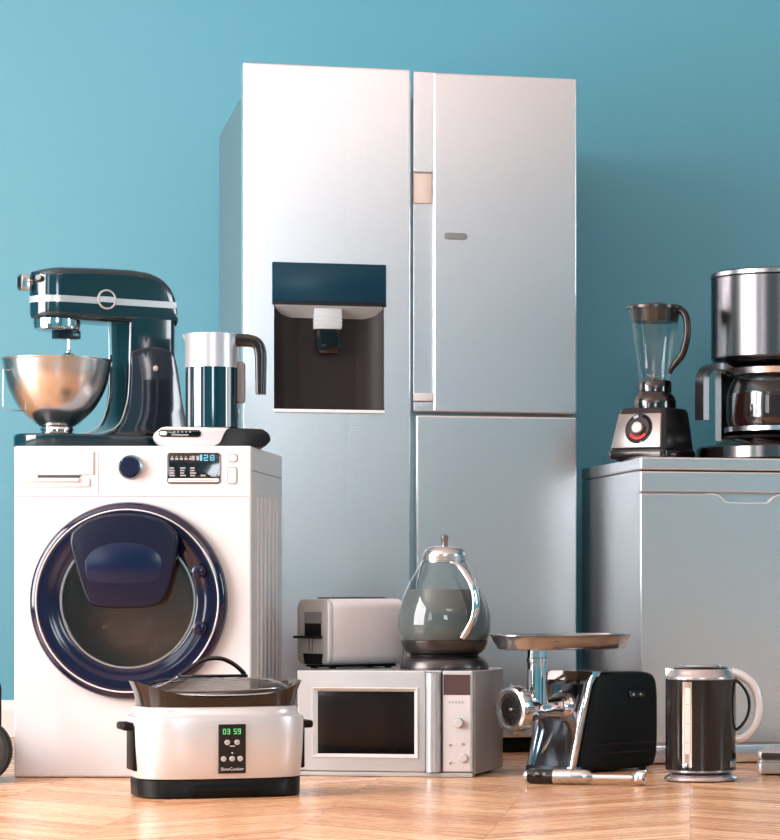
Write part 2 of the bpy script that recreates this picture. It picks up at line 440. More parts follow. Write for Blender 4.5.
# ------------------------------------------------------------------ dishwasher
def dishwasher():
    O = Vector((-.1367, 7.87)); rz = 14.1; cs, sn = math.cos(R(rz)), math.sin(R(rz)); W, D = .78, .79
    def lx(px):
        k = (px-690)/2850; return (k*O.y-O.x)/(cs-k*sn)
    def lz(px, py): return H+(590-py)*(O.y+lx(px)*sn)/2850
    f = thing('dishwasher', 'silver-grey dishwasher with a scooped handle at the right edge, under the jug blender', 'dishwasher', (O.x, O.y, 0), rz)
    zt = .851; z1 = lz(700, 471); z2 = lz(700, 493); z3 = lz(700, 744)
    mb = MB(); mb.box(0, W, .0, D, z1+.002, zt, .005, 3); mb.obj('worktop', steel_paint, f, wn=True)
    mb = MB(); mb.box(.001, W-.001, .024, D-.002, .03, z1, .003, 2)
    mb.obj('cabinet', steel_paint, f, wn=True)
    mb = MB(); mb.box(0, W, 0, .0235, z2+.002, z1-.0015, .004, 3); mb.obj('control_strip', steel_paint, f, wn=True)
    body = MB(); body.box(0, W, 0, .0235, z3+.003, z2-.002, .004, 3)
    c = MB(); xa, xb = lx(713), lx(781); zs = lz(745, 503)
    out = [(xa, z2+.01), (xa, z2-.004), (xa+.02, z2-.009), (xa+.035, zs+.004), (xa+.05, zs), (xb-.05, zs), (xb-.035, zs+.004), (xb-.02, z2-.009), (xb, z2-.004), (xb, z2+.01)]
    c.prism(out, -.016, .03, M=FRONT)
    d = cut(body, c).obj('door', steel_paint, f, sharp=25, wn=True)
    mb = MB(); mb.box(xa, xb, .0165, .0175, zs-.01, z2-.002); mb.obj('handle_recess', mat('teal_reflection', (52, 128, 138), rough=.35), d)  # reflection in the pocket put into its teal colour
    mb = MB(); mb.tube([(x, -.0003, z) for x, z in spline([(xa-.02, z2-.003), (xa, z2-.0035)]+out[2:8]+[(xb, z2-.0035), (xb+.02, z2-.003)], 4)], .0016, 8); mb.obj('handle_edge_glint', mat('bright_silver', (225, 224, 228), metal=.3, rough=.2), d)  # bright tube imitates light catching the pocket's edge
    mb = MB(); mb.box(.001, W-.001, .002, .05, .004, z3-.003, .003, 2); mb.obj('plinth', steel_paint, f)
    for x in (.06, W-.06):
        for y in (.08, D-.08):
            mb = MB(); mb.lathe([(0, 0), (.02, 0), (.02, .03), (0, .03)], 20, c=(x, y)); mb.obj('foot', rubber, f)
dishwasher()

# ------------------------------------------------------------------ washing machine
def washing_machine():
    K = 388.8; W, D, HT = .611, .55, .854
    def lx(px): return (px-14)/K
    def lz(py): return (778-py)/K
    f = thing('washing_machine', 'white front-loading washing machine with a round navy door, below the stand mixer', 'washing machine', (-1.739, 7.33, 0), 0)
    cx, cz = lx(129.5), lz(601); ro = 98.5/K; gi = 66.5/K
    body = MB(); body.box(0, W, 0, D, .001, HT, .006, 4)
    c = MB(); disc_front(c, cx, cz, .205, .40, -.05, 64)
    b = cut(body, c)
    o = b.obj('body', white_en, f, sharp=25, wn=True)
    # panel seams, side pressings
    mb = MB(); mb.box(.006, W-.006, -.0006, .001, lz(497.2), lz(496.6)); mb.box(lx(98), lx(98.5), -.0006, .001, lz(495), lz(452))
    mb.obj('panel_seam', mat('seam_grey', (140, 136, 140), rough=.6), f)
    for i in range(6):
        y = .10+i*.07
        mb = MB(); mb.box(W-.001, W+.0012, y, y+.05, .07, .73, .003, 2); mb.obj('side_rib', white_en, f)
    mb = MB(); mb.box(.02, W+.0012, .012, D-.012, .79, .792); mb.obj('panel_seam', MATS['seam_grey'], f)
    # detergent drawer
    mb = MB(); dx0, dx1 = lx(20), lx(90)
    mb.prism([(dx0, lz(487)), (dx1, lz(487)), (dx1, lz(479)), (lx(80), lz(477.2)), (lx(80), lz(474.8)), (dx1+.01, lz(474.8)), (dx1+.01, lz(452)), (dx0, lz(452))], 0, .004, .001, 2, M=FRONT)
    dw = mb.obj('detergent_drawer', white_en, f)
    mb = MB(); mb.box(lx(38), lx(80), -.0055, .001, lz(478), lz(475.2), .0008, 1); mb.obj('drawer_grip', mat('drawer_shadow_slot', (70, 62, 62), rough=.5), dw)
    mb = MB(); mb.box(dx0, lx(80), -.010, .0, lz(482), lz(478.2), .002, 2); mb.obj('drawer_lip', white_en, dw)
    # knob
    mb = MB(); disc_front(mb, lx(131), lz(467.5), 12.2/K, 0, -.003, 48); kb = mb.obj('knob_ring', chrome_s, f)
    mb = MB(); disc_front(mb, lx(131), lz(467.5), 10.8/K, 0, -.022, 48, .004); mb.obj('knob', navy, f)
    # display
    def plate(name, x0, x1, y0, y1, r, th, m, par, base=0.0):
        mb = MB(); mb.prism([(q[0]+(lx(x0)+lx(x1))/2, q[1]+(lz(y0)+lz(y1))/2) for q in rrect(lx(x1)-lx(x0), abs(lz(y0)-lz(y1)), r/K)], base, base+th, .0006, 2, M=FRONT)
        return mb.obj(name, m, par)
    ds = plate('display', 167.5, 220.5, 453, 484, 3, .003, mat('black_display_glass', (16, 15, 18), rough=.12, coat=.8), f)
    plate('display_strip', 168.5, 219.5, 478.5, 482.5, 1.5, .0036, white_pl, ds)
    mb = MB()
    for i, ch in enumerate('28'): seg7(mb, ch, lx(204+i*6.4), lz(461), 4.4/K, 6/K, .9/K, -.0036, -.003)
    for x in (200.5,): mb.box(lx(x), lx(x+2), -.0036, -.003, lz(461), lz(455))
    mb.obj('digits', cyan_led, ds)
    mb = MB(); random.seed(3)
    for i in range(5): mb.box(lx(171+i*4.6), lx(174+i*4.6), -.0036, -.003, lz(460.2), lz(458)); mb.box(lx(171.6+i*4.6), lx(173.2+i*4.6), -.0036, -.003, lz(457.2), lz(456.4))
    for i in range(2): mb.box(lx(192+i*4.6), lx(195+i*4.6), -.0036, -.003, lz(460.5), lz(456))
    for cxx in (170, 180.5, 190.5):
        for r_ in range(4): mb.box(lx(cxx), lx(cxx+random.uniform(4, 6)), -.0036, -.003, lz(469+r_*2.5), lz(467.6+r_*2.5))
    for cxx in (201, 211): mb.box(lx(cxx), lx(cxx+5), -.0036, -.003, lz(476.6), lz(475))
    mb.obj('display_icons', grey_pr, ds)
    mb = MB()
    for i in range(14): mb.box(lx(173+i*3), lx(175+i*3), -.0042, -.0036, lz(481), lz(480.3))
    mb.obj('strip_print', grey_pr, ds)
    for (x0, x1, y0, y1) in ((228.5, 238, 454, 462.5), (227.5, 237.5, 467, 484.5)):
        r1 = plate('button_rim', x0, x1, y0, y1, 3, .0012, MATS['seam_grey'], f)
        plate('button', x0+.9, x1-.9, y0+.9, y1-.9, 2.4, .002, white_en, r1)
    # door: navy ring, chrome bead, deep glossy annulus, glass bowl and the small add-on flap
    mb = MB(); M = T(cx, 0, cz) @ FRONT
    prof = [(.215, .001), (ro, .001), (ro+.0005, .012), (ro-.003, .022), (ro-.010, .028), (ro-.0175, .029), (ro-.0185, .026), (.222, .02)]
    mb.lathe(prof, 96, M=M, closed=True); dr = mb.obj('door', navy_d, f, sharp=50)
    mb = MB()
    mb.lathe([(ro-.0215, .024), (ro-.0215, .031), (ro-.0195, .0325), (ro-.0175, .031), (ro-.0175, .024)], 96, M=M, closed=True); mb.obj('chrome_bead', mat('bright_silver', (225, 224, 228), metal=.3, rough=.2), dr)
    mb = MB()
    mb.lathe(spline([(ro-.0215, .027), (ro-.026, .0285), (ro-.045, .0275), (.195, .024), (gi+.006, .020), (gi, .014)], 5)+[(gi, .004), (ro-.03, .004)], 96, M=M, closed=True)
    mb.obj('door_ring', mat('indigo_gloss', (17, 16, 42), rough=.12, spec=.5), dr, sharp=60)
    # inner glass lens
    mb = MB(); gp = spline([(gi-.001, .014), (gi-.012, -.004), (gi-.04, -.03), (.06, -.05), (0, -.054)], 6)
    mb.lathe(gp+[(0, -.060), (.06, -.056), (gi-.036, -.037), (gi-.006, -.01), (gi-.001, .008)], 96, M=M)
    mb.obj('door_glass', thin_glass('washer_glass', (226, 220, 216), 1.7), dr, sharp=60)
    mb = MB(); mb.lathe([(gi-.002, .013), (gi+.003, .013), (gi+.003, .021), (gi-.002, .021)], 96, M=M, closed=True); mb.obj('glass_ring', chrome_s, dr)
    # rubber gasket and drum
    mb = MB(); mb.lathe([(.21, -.003), (.21, -.07), (.185, -.075), (.175, -.06), (.18, -.02), (.195, -.003)], 72, M=M, closed=True); mb.obj('gasket', mat('grey_gasket', (205, 198, 190), rough=.5), f)
    dm = bpy.data.materials.new('drum_steel'); dm.use_nodes = True; nt = dm.node_tree; bb = nt.nodes['Principled BSDF']
    bb.inputs['Metallic'].default_value = .4; bb.inputs['Roughness'].default_value = .35; bb.inputs['Base Color'].default_value = srgb(225, 216, 206)
    vo = nt.nodes.new('ShaderNodeTexVoronoi'); vo.inputs['Scale'].default_value = 60; vo.feature = 'F1'; tcn = nt.nodes.new('ShaderNodeTexCoord'); nt.links.new(tcn.outputs['Object'], vo.inputs['Vector'])
    bp = nt.nodes.new('ShaderNodeBump'); bp.inputs['Strength'].default_value = .3; nt.links.new(vo.outputs['Distance'], bp.inputs['Height']); nt.links.new(bp.outputs[0], bb.inputs['Normal'])
    mb = MB(); mb.lathe([(.185, -.075), (.203, -.08), (.203, -.385), (0, -.385), (0, -.375), (.196, -.375), (.196, -.086), (.185, -.08)], 72, M=M); mb.obj('drum', dm, f)
    for k in range(3):
        a = 2*PI*k/3+PI/2
        mb = MB(); mb.prism([(-.03, 0), (.03, 0), (.012, .04), (-.012, .04)], -.36, -.10, .004, 2, M=M @ Matrix.Rotation(a, 4, 'Z') @ T(0, -.195, 0)); mb.obj('drum_paddle', MATS['grey_gasket'], f)
    # flap
    def q(px, py): return (lx(px), lz(py))
    def shape(pts, sub=6):
        return [tuple(p)[:2] for p in spline([q(*p) for p in pts]+[q(*pts[0])], sub)[:-1]]
    outl = shape([(76, 533), (90, 522), (108, 516), (129, 514), (150, 516), (168, 522), (180, 533), (181.5, 545), (178, 566), (172, 588), (168, 599), (158, 606), (130, 608.5), (103, 607), (93, 602), (87, 590), (80, 566), (74.5, 545)], 5)
    mb = MB(); mb.prism(outl, .030, .058, .008, 4, M=FRONT); fl = mb.obj('add_door', mat('blue_navy_gloss', (14, 15, 38), rough=.25, spec=.4), dr, sharp=50)
    outl = shape([(90, 562), (98, 551), (112, 545), (129, 543), (147, 545), (160, 551), (166, 562), (164, 578), (155, 583), (129, 584), (101, 583), (92, 578)], 5)
    mb = MB(); mb.prism(outl, .057, .0595, .001, 2, M=FRONT); mb.obj('flap_grip', mat('blue_grip', (6, 20, 50), rough=.22, spec=.4), fl)
    text('flap_icon', 'J', .012, grey_pr, fl, T(lx(128), -.0575, lz(517.5)) @ Matrix.Rotation(R(90), 4, 'X')) if False else None
    for px in (205, 206):
        py = 572 if px == 205 else 628
        mb = MB(); mb.sphere((lx(px-4), -.040, lz(py)), .018, 1.0, .32, 1.0); mb.obj('reflection_bump', mat('indigo_gloss'), dr)  # raised bumps imitate reflections on the glossy door ring
    for x in (.06, W-.06):
        for y in (.06, D-.06):
            mb = MB(); mb.lathe([(0, 0), (.022, 0), (.022, .006), (0, .006)], 20, c=(x, y)); mb.obj('foot', rubber, f)
washing_machine()

# ------------------------------------------------------------------ microwave
MW = dict(O=(-1.022, 7.412), rz=-10, W=.47, D=.33, Z=.275)
def microwave():
    O = Vector(MW['O']); rz = MW['rz']; cs, sn = math.cos(R(rz)), math.sin(R(rz)); W, D, Z = MW['W'], MW['D'], MW['Z']
    def lx(px):
        k = (px-690)/2850; return (k*O.y-O.x)/(cs-k*sn)
    def lz(px, py): return H+(590-py)*(O.y+lx(px)*sn)/2850
    f = thing('microwave_oven', 'silver microwave oven on the floor under the toaster and the glass kettle', 'microwave', (O.x, O.y, 0), rz)
    sil = mat('microwave_silver', (190, 191, 192), metal=.7, rough=.33)
    mb = MB(); mb.box(0, W, .022, D, .006, Z, .005, 3); mb.obj('body', sil, f, wn=True)
    zb = lz(400, 772); xs = lx(425)
    mb = MB(); mb.box(0, W, -.002, .0215, .001, zb-.001, .0015, 2); mb.obj('bottom_rail', sil, f, wn=True)
    # door with a window hole
    wx0, wx1 = lx(312), lx(418.5); wz1, wz0 = lz(365, 687.5), lz(365, 758)
    body = MB(); body.box(0, xs, 0, .0215, zb, Z, .004, 3)
    c = MB(); c.box(wx0+.004, wx1-.004, -.02, .012, wz0+.004, wz1-.004)
    d = cut(body, c).obj('door', sil, f, sharp=25, wn=True)
    mb = MB()
    for s_, yy in ((0, -.003), ):
        o1 = [(wx0, wz0), (wx1, wz0), (wx1, wz1), (wx0, wz1)]; g = .013; i1 = [(wx0+g, wz0+g*.8), (wx1-g, wz0+g*.8), (wx1-g, wz1-g*.8), (wx0+g, wz1-g*.8)]
        mb.rings([[(x, -.0005, z) for x, z in o1], [(x+(.002 if x == wx0 else -.002), -.004, z+(.002 if z == wz0 else -.002)) for x, z in o1], [(x, .007, z) for x, z in i1], [(x, .011, z) for x, z in i1], [(x, .011, z) for x, z in o1]], cap0=False, cap1=False, closed=True)
    mb.obj('window_frame', mat('bright_bezel', (225, 225, 225), metal=.4, rough=.3), d, sharp=20)
    mb = MB(); mb.box(wx0+.010, wx1-.010, .0085, .0115, wz0+.008, wz1-.008); mb.obj('window_glass', mat('black_mesh_glass', (7, 6, 7), rough=.12, coat=.3), d)
    # handle column
    hx0, hx1 = lx(426), lx(441)
    mb = MB(); ring = []
    for zz in (zb+.001, Z-.006):
        ring.append([(hx0+(hx1-hx0)*(.5-.5*math.cos(PI*i/14)), .004-.022*math.sin(PI*i/14)**.7, zz) for i in range(15)]+[(hx1, .02, zz), (hx0, .02, zz)])
    mb.rings(ring); mb.obj('handle', mat('handle_silver', (180, 181, 183), metal=.6, rough=.3), d, sharp=40)
    mb = MB(); mb.box(hx0-.002, hx1+.002, -.004, .0215, Z-.005, Z, .001, 1); mb.obj('handle_cap', sil, d)
    # control panel
    cx0, cx1 = lx(442), W
    mb = MB(); mb.box(cx0, W, 0, .0215, zb, Z, .004, 3); cp = mb.obj('control_panel', sil, f, wn=True)
    mb = MB(); mb.box(cx0+.003, lx(470.8), -.0015, .001, zb+.004, Z-.008, .0006, 1); mb.obj('fascia', mat('pale_fascia', (192, 187, 186), rough=.45, metal=.3), cp)
    mb = MB(); mb.box(lx(443.7), lx(470.3), -.003, .001, lz(457, 695), lz(457, 674.5), .0008, 1); mb.obj('display', mat('brown_display', (70, 52, 54), rough=.25, coat=.3), cp)
    mb = MB(); disc_front(mb, lx(459.5), lz(459.5, 723), .0135, 0, -.004, 36, .001); kb = mb.obj('knob_ring', grey_pr, cp)
    mb = MB(); disc_front(mb, lx(459.5), lz(459.5, 723), .0115, 0, -.018, 36, .002); mb.box(lx(459.5)-.0015, lx(459.5)+.0015, -.0185, -.017, lz(459.5, 723), lz(459.5, 723)+.010); mb.obj('knob', mat('pale_knob', (200, 197, 196), metal=.3, rough=.3), cp)
    mb = MB(); disc_front(mb, lx(463.5), lz(463.5, 758), .0115, 0, -.008, 36, .002); mb.obj('knob', MATS['pale_knob'], cp)
    for (px, py) in ((450.5, 745), (450.5, 763), (463, 744)):
        mb = MB(); disc_front(mb, lx(px), lz(px, py), .0055, 0, -.0035, 24, .001); mb.obj('button', MATS['pale_knob'], cp)
        mb = MB(); mb.box(lx(px)-.002, lx(px)+.001, -.0040, -.0032, lz(px, py)-.002, lz(px, py)+.002); mb.obj('button_mark', black_pl, cp)
    mb = MB()
    for i in range(5): mb.box(lx(449+i*3.2), lx(451+i*3.2), -.0019, -.0012, lz(457, 703.4), lz(457, 701.2))
    mb.obj('panel_print', grey_pr, cp)
    mb = MB()
    for i in range(7):
        a = PI*1.15-i*PI*1.3/6; x = lx(459.5)+.019*math.cos(a); z = lz(459.5, 723)+.019*math.sin(a); mb.box(x-.001, x+.001, -.0019, -.0012, z-.001, z+.001)
    mb.obj('dial_ticks', grey_pr, cp)
    for x in (.04, W-.04):
        for y in (.05, D-.04):
            mb = MB(); mb.lathe([(0, 0), (.014, 0), (.014, .007), (0, .007)], 18, c=(x, y)); mb.obj('foot', rubber, f)
microwave()

# ------------------------------------------------------------------ toaster
def toaster():
    rz = 44; L, Wd, Ht = .255, .150, .175
    f = thing('toaster', 'white toaster standing on the microwave beside the glass kettle', 'toaster', (-.945, 7.475, .275), rz)
    # local x along the long side, y depth; origin at the corner nearest the camera
    M = Matrix(((1, 0, 0, 0), (0, 1, 0, 0), (0, 0, 1, 0), (0, 0, 0, 1)))
    def ringx(x, g=0.0):
        pts = []
        for (yy, zz) in rrect(Wd-2*g, Ht-2*g, .026-g*.5, 6, (Wd/2, .010+Ht/2)): pts.append((x, yy, zz))
        return pts
    mb = MB(); mb.rings([ringx(.012), ringx(L-.012)])
    c = MB()
    for yy in (.048, .102): c.box(.045, L-.045, yy-.014, yy+.014, .08, .30)
    cut(mb, c).obj('housing', mat('toaster_white', (244, 242, 246), rough=.34, coat=.2), f, sharp=30)
    gm = mat('toaster_end_shade', (176, 178, 176), rough=.35, metal=.3)  # shade on the toaster's end put into this darker grey
    ends = []
    for side in (0, 1):
        mb = MB(); xs = [(.012, 0), (.008, .0003), (.003, .003), (.0, .008)] if side == 0 else [(L-.012, 0), (L-.008, .0003), (L-.003, .003), (L, .008)]
        mb.rings([ringx(x, g) for x, g in xs])
        ends.append(mb.obj('end_panel', gm, f, sharp=35))
    e = ends[0]
    # slot, lever, crumb tray window on the left end
    y0, y1 = .027, .124
    mb = MB(); mb.box(-.0012, .004, y0+.008, y1-.014, .108+.01, .150); mb.obj('slot_frame', grey_pl, e)
    mb = MB(); mb.box(-.0018, .004, y0+.010, y1-.016, .087, .120); mb.obj('lever_slot', black_pl, e)
    mb = MB(); mb.box(-.026, .002, y0+.004, y1+.004, .080, .087, .002, 2); mb.obj('lever', black_pl, e)
    mb = MB(); mb.box(-.0018, .004, y1-.050, y1-.048, .044, .083); mb.box(-.0018, .004, y1-.036, y1-.034, .044, .083); mb.obj('slot_line', grey_pl, e)
    mb = MB(); mb.prism([(y0+.008, .012), (y1-.018, .012), (y1-.010, .040), (y0+.002, .040)], -.003, .004, M=Matrix(((0, 0, 1, 0), (1, 0, 0, 0), (0, 1, 0, 0), (0, 0, 0, 1)))); mb.obj('crumb_tray', black_pl, e)
    mb = MB(); mb.box(.05, L-.018, Wd*.45, Wd-.028, Ht+.0095, Ht+.0135, .001, 1); mb.obj('slot_trim', black_pl, f)
    mb = MB(); mb.box(.02, L-.02, .02, Wd-.02, .004, .012); mb.obj('base_plate', black_pl, f)
    for x in (.035, L-.035):
        for y in (.035, Wd-.035):
            mb = MB(); mb.lathe([(0, 0), (.010, 0), (.010, .011), (0, .011)], 16, c=(x, y)); mb.obj('foot', rubber, f)
toaster()

# ------------------------------------------------------------------ glass kettle
def water_mat():
    m = mat('grey_water', (104, 107, 107), rough=.25, spec=.2); m.node_tree.nodes['Principled BSDF'].inputs['Alpha'].default_value = .85
    return m
def glass_kettle():
    K = 380.0; Z0 = .275
    f = thing('glass_kettle', 'round glass kettle half full of water on its dark base, on top of the microwave', 'kettle', (-.646, 7.5, Z0), 0)
    def p(r, y): return (r/K, H+(590-y)/K-Z0)
    dk = mat('dark_pewter', (78, 74, 74), metal=.85, rough=.28)
    mb = MB(); mb.lathe([(0, 0)]+[(x, max(z, 0)) for x, z in [p(44, 669), p(44.3, 667)]]+spline([p(44, 665.5), p(42, 660), p(38, 657), p(33, 656)], 4)+[(0, p(0, 656)[1])], 72); mb.obj('power_base', dk, f, sharp=40)
    mb = MB(); mb.lathe([(0, p(0, 656.2)[1]), p(33.5, 656.2), p(34, 653.8), (0, p(0, 653.8)[1])], 72); mb.obj('base_gap', black_pl, f)
    mb = MB(); mb.lathe([(0, p(0, 654)[1]), p(34, 654)]+spline([p(37, 652.5), p(40.5, 648), p(42.6, 643), p(43.2, 640)], 4)+[(0, p(0, 640)[1])], 72); mb.obj('heater_cup', dk, f, sharp=40)
    out = spline([p(43.2, 640), p(46, 633), p(46.9, 624), p(45.9, 612), p(42.2, 599), p(36.2, 585), p(29.5, 573), p(24.5, 564), p(21.6, 558.5)], 5)
    inn = [(r-.0028, z) for r, z in out[::-1]]
    mb = MB(); mb.lathe(out+inn, 72, closed=True); mb.obj('glass_body', glass, f, sharp=80)
    wl = p(0, 589.2)[1]
    wp = [(r-.0034, z) for r, z in out if z < wl]
    mb = MB(); mb.lathe([(0, wp[0][1]+.001)]+[(r, z+.001) for r, z in wp]+[(wp[-1][0]-.0008, wl), (0, wl)], 72)
    mb.obj('water', water_mat(), f, sharp=60)
    mb = MB(); mb.lathe([p(19, 562.5), p(22.3, 562.5), p(22.6, 556.5), p(21.8, 555.8), p(19, 556)], 64, closed=True); mb.obj('collar', chrome_s, f, sharp=40)
    mb = MB(); mb.lathe([(0, p(0, 557)[1]), p(21.3, 557)]+spline([p(21.5, 555), p(20, 551), p(15.5, 547.5), p(9, 546), p(4.5, 545.5)], 4)+[(0, p(0, 545.5)[1])], 64); lid = mb.obj('lid', chrome_s, f, sharp=40)
    mb = MB(); mb.lathe([(0, p(0, 546)[1]), p(3, 546), p(3.2, 540), p(3.9, 538.5), p(3.9, 536), p(2.2, 534.7), (0, p(0, 534.5)[1])], 32); mb.obj('lid_knob', mat('dark_chrome', (130, 132, 136), metal=1, rough=.18), lid)
    # spout lip on the left, sensor rod seen through the glass
    mb = MB(); mb.tube([(-21/K, -.01, p(0, 560)[1]), (-24/K, -.012, p(0, 570)[1]), (-28/K, -.012, p(0, 587)[1])], [.003, .0025, .002]); mb.obj('inner_rod', MATS['dark_chrome'], f)
    az = R(-52)
    cs, sn = math.cos(az), math.sin(az)
    hp = [(20, 562.5, -66), (31, 565, -61), (41, 573, -56), (48, 586, -51), (51, 602, -49), (50.5, 617, -51), (47.5, 629, -57), (45.5, 638, -63)]
    pts = spline([((r+1.5)/K*math.cos(R(q)), (r+1.5)/K*math.sin(R(q)), p(0, y)[1]) for r, y, q in hp], 6)
    n = len(pts); rr = [.0085+.0045*math.sin(PI*i/(n-1)) for i in range(n)]
    mb = MB(); mb.tube(pts, rr, 16, flat=.6, up=(cs, sn, 0)); h = mb.obj('handle', chrome, f, sharp=60)
    pts2 = [(x-.0062*cs, y-.0062*sn, z-.001) for x, y, z in pts[3:-6]]
    mb = MB(); mb.tube(pts2, .0055, 12, flat=.6, up=(cs, sn, 0)); mb.obj('handle_grip', black_pl, h)
glass_kettle()

# ------------------------------------------------------------------ slow cooker
def slow_cooker():
    cx_, cy_ = -1.1222, 6.737; rz = 20
    f = thing('slow_cooker', 'pearl-white slow cooker with black pot and digital panel, in front of the washing machine', 'slow cooker', (cx_, cy_, 0), rz)
    pearl = mat('pearl_lacquer', (214, 212, 214), metal=.35, rough=.30, coat=.3)
    A, B = .193, .138
    mb = MB(); mb.rings([sup(A-.006, B-.006, 3.6, z=.0), sup(A-.001, B-.001, 3.6, z=.004), sup(A, B, 3.6, z=.041), sup(A-.004, B-.004, 3.6, z=.045)])
    bs = mb.obj('base', black_pl, f, sharp=50)
    mb = MB(); mb.box(-.075, .085, -.1383, -.13, .020, .0225); mb.obj('vent_slot', mat('slot_black', (4, 4, 4), rough=.8), bs)
    mb = MB(); mb.rings([sup(A-.001, B-.001, 3.6, z=.0455), sup(A+.001, B+.001, 3.6, z=.049), sup(A+.006, B+.005, 3.6, z=.12), sup(A+.008, B+.007, 3.6, z=.178), sup(A+.006, B+.005, 3.6, z=.187), sup(A-.003, B-.003, 3.6, z=.192), sup(A-.006, B-.005, 3.6, z=.196), sup(A-.006, B-.005, 3.6, z=.206), sup(A-.010, B-.009, 3.6, z=.211), sup(A-.03, B-.03, 3.6, z=.211), sup(A-.04, B-.04, 3.6, z=.08)])
    mb.obj('housing', pearl, f, sharp=40)
    # black pot: saddle shaped rim high at both ends
    def zf(h0, h1): return lambda x, y: h0+(h1-h0)*min(1, abs(x)/A)**2.2
    mb = MB()
    rg = [sup(A-.035, B-.035, 3.4, z=.095), sup(A-.030, B-.028, 3.4, z=.20), sup(A-.018, B-.012, 3.4, z=.2115), sup(A-.013, B-.008, 3.4, z=.2125),
          sup(A-.006, B-.004, 3.2, zf=zf(.222, .245)), sup(A+.004, B+.001, 3.0, zf=zf(.230, .266)), sup(A+.006, B+.001, 3.0, zf=zf(.232, .270)),
          sup(A+.0, B-.004, 3.0, zf=zf(.232, .270)), sup(A-.018, B-.014, 3.0, zf=zf(.229, .252)), sup(A-.040, B-.032, 3.2, z=.20), sup(A-.045, B-.045, 3.2, z=.11)]
    mb.rings(rg); mb.obj('pot', brown_gl, f, sharp=50)
    mb = MB(); gl = []
    def zl(k, top): return lambda x, y: top
    up = [(1.0, .236), (.95, .246), (.86, .260), (.72, .271), (.5, .2765), (.25, .278), (.02, .2785)]
    for k, z in up: gl.append(sup((A-.014)*k, (B-.017)*k, 3.0 if k > .5 else 2.4, zf=(lambda z, k: lambda x, y: z+.012*k**3*min(1, abs(x)/A)**2)(z, k)))
    dn = [[(x, y, z-.003) for x, y, z in r] for r in gl[::-1]]
    mb.rings(gl+dn, closed=True, cap0=False, cap1=False)
    lid = mb.obj('glass_lid', thin_glass('lid_glass', (225, 225, 225), 1.5), f, sharp=60)
    rim = sup(A-.013, B-.016, 3.0, zf=lambda x, y: .2375+.012*min(1, abs(x)/A)**2)
    mb = MB(); mb.tube(rim, .0026, 8, closed=True); mb.obj('lid_rim', chrome_s, lid)
    mb = MB(); hp = spline([(-.082, 0, .283), (-.066, 0, .294), (-.045, 0, .309), (-.018, 0, .320), (.012, 0, .321), (.038, 0, .311), (.058, 0, .296), (.070, 0, .283)], 5)
    mb.tube(hp, .0055, 12, up=(0, 1, 0), flat=1.8)
    mb.box(-.088, .076, -.011, .011, .2765, .2835, .002, 2); mb.obj('lid_handle', black_gl, lid)
    # side handles
    for s_ in (-1, 1):
        mb = MB()
        ox = s_*(A-.002)
        def bx(x0, x1, *r): mb.box(min(x0, x1), max(x0, x1), *r)
        bx(ox-s_*.006, ox+s_*.0115, -.058, .040, .062, .168, .004, 2)
        bx(ox-s_*.004, ox+s_*.034, -.050, .050, .156, .174, .006, 3)
        mb.obj('side_handle', black_pl, f)
    # control panel
    px_ = .012; w2 = .032; yb = -(B+.0075)
    mb = MB(); mb.box(px_-w2, px_+w2, yb-.002, yb+.01, .058, .172, .001, 1, M=None)
    p = mb.obj('control_panel', mat('panel_black', (16, 13, 13), rough=.25, coat=.3), f)
    y = yb-.0021
    mb = MB()
    for i, ch in enumerate('0359'): seg7(mb, ch, px_-.0215+i*.0095+(.006 if i > 1 else 0), .149, .0068, .0125, .0016, y-.0006, y)
    mb.obj('digits', green_led, p)
    for (x, z) in ((-.0115, .130), (.0115, .130), (-.020, .092), (0, .092), (.0185, .092)):
        mb = MB(); disc_front(mb, px_+x, z, .0063, -y+0 if False else y+.001, y-.0015, 28, .0008); b = mb.obj('button', mat('button_silver', (200, 198, 198), metal=.4, rough=.35), p)
        mb = MB(); mb.box(px_+x-.0025, px_+x+.0025, y-.0022, y-.0014, z-.0006, z+.0006); mb.obj('button_mark', grey_pl, b)
    mb = MB(); disc_front(mb, px_, .1055, .0018, y+.001, y-.0006, 16); mb.obj('indicator', white_pr, p)
    mb = MB(); mb.box(px_-.006, px_+.006, y-.0005, y, .1205, .1222); mb.obj('panel_print', white_pr, p)
    text('lettering', 'SlowCooker', .0105, white_pr, p, T(px_, y, .068) @ Matrix.Rotation(R(90), 4, 'X'))
slow_cooker()

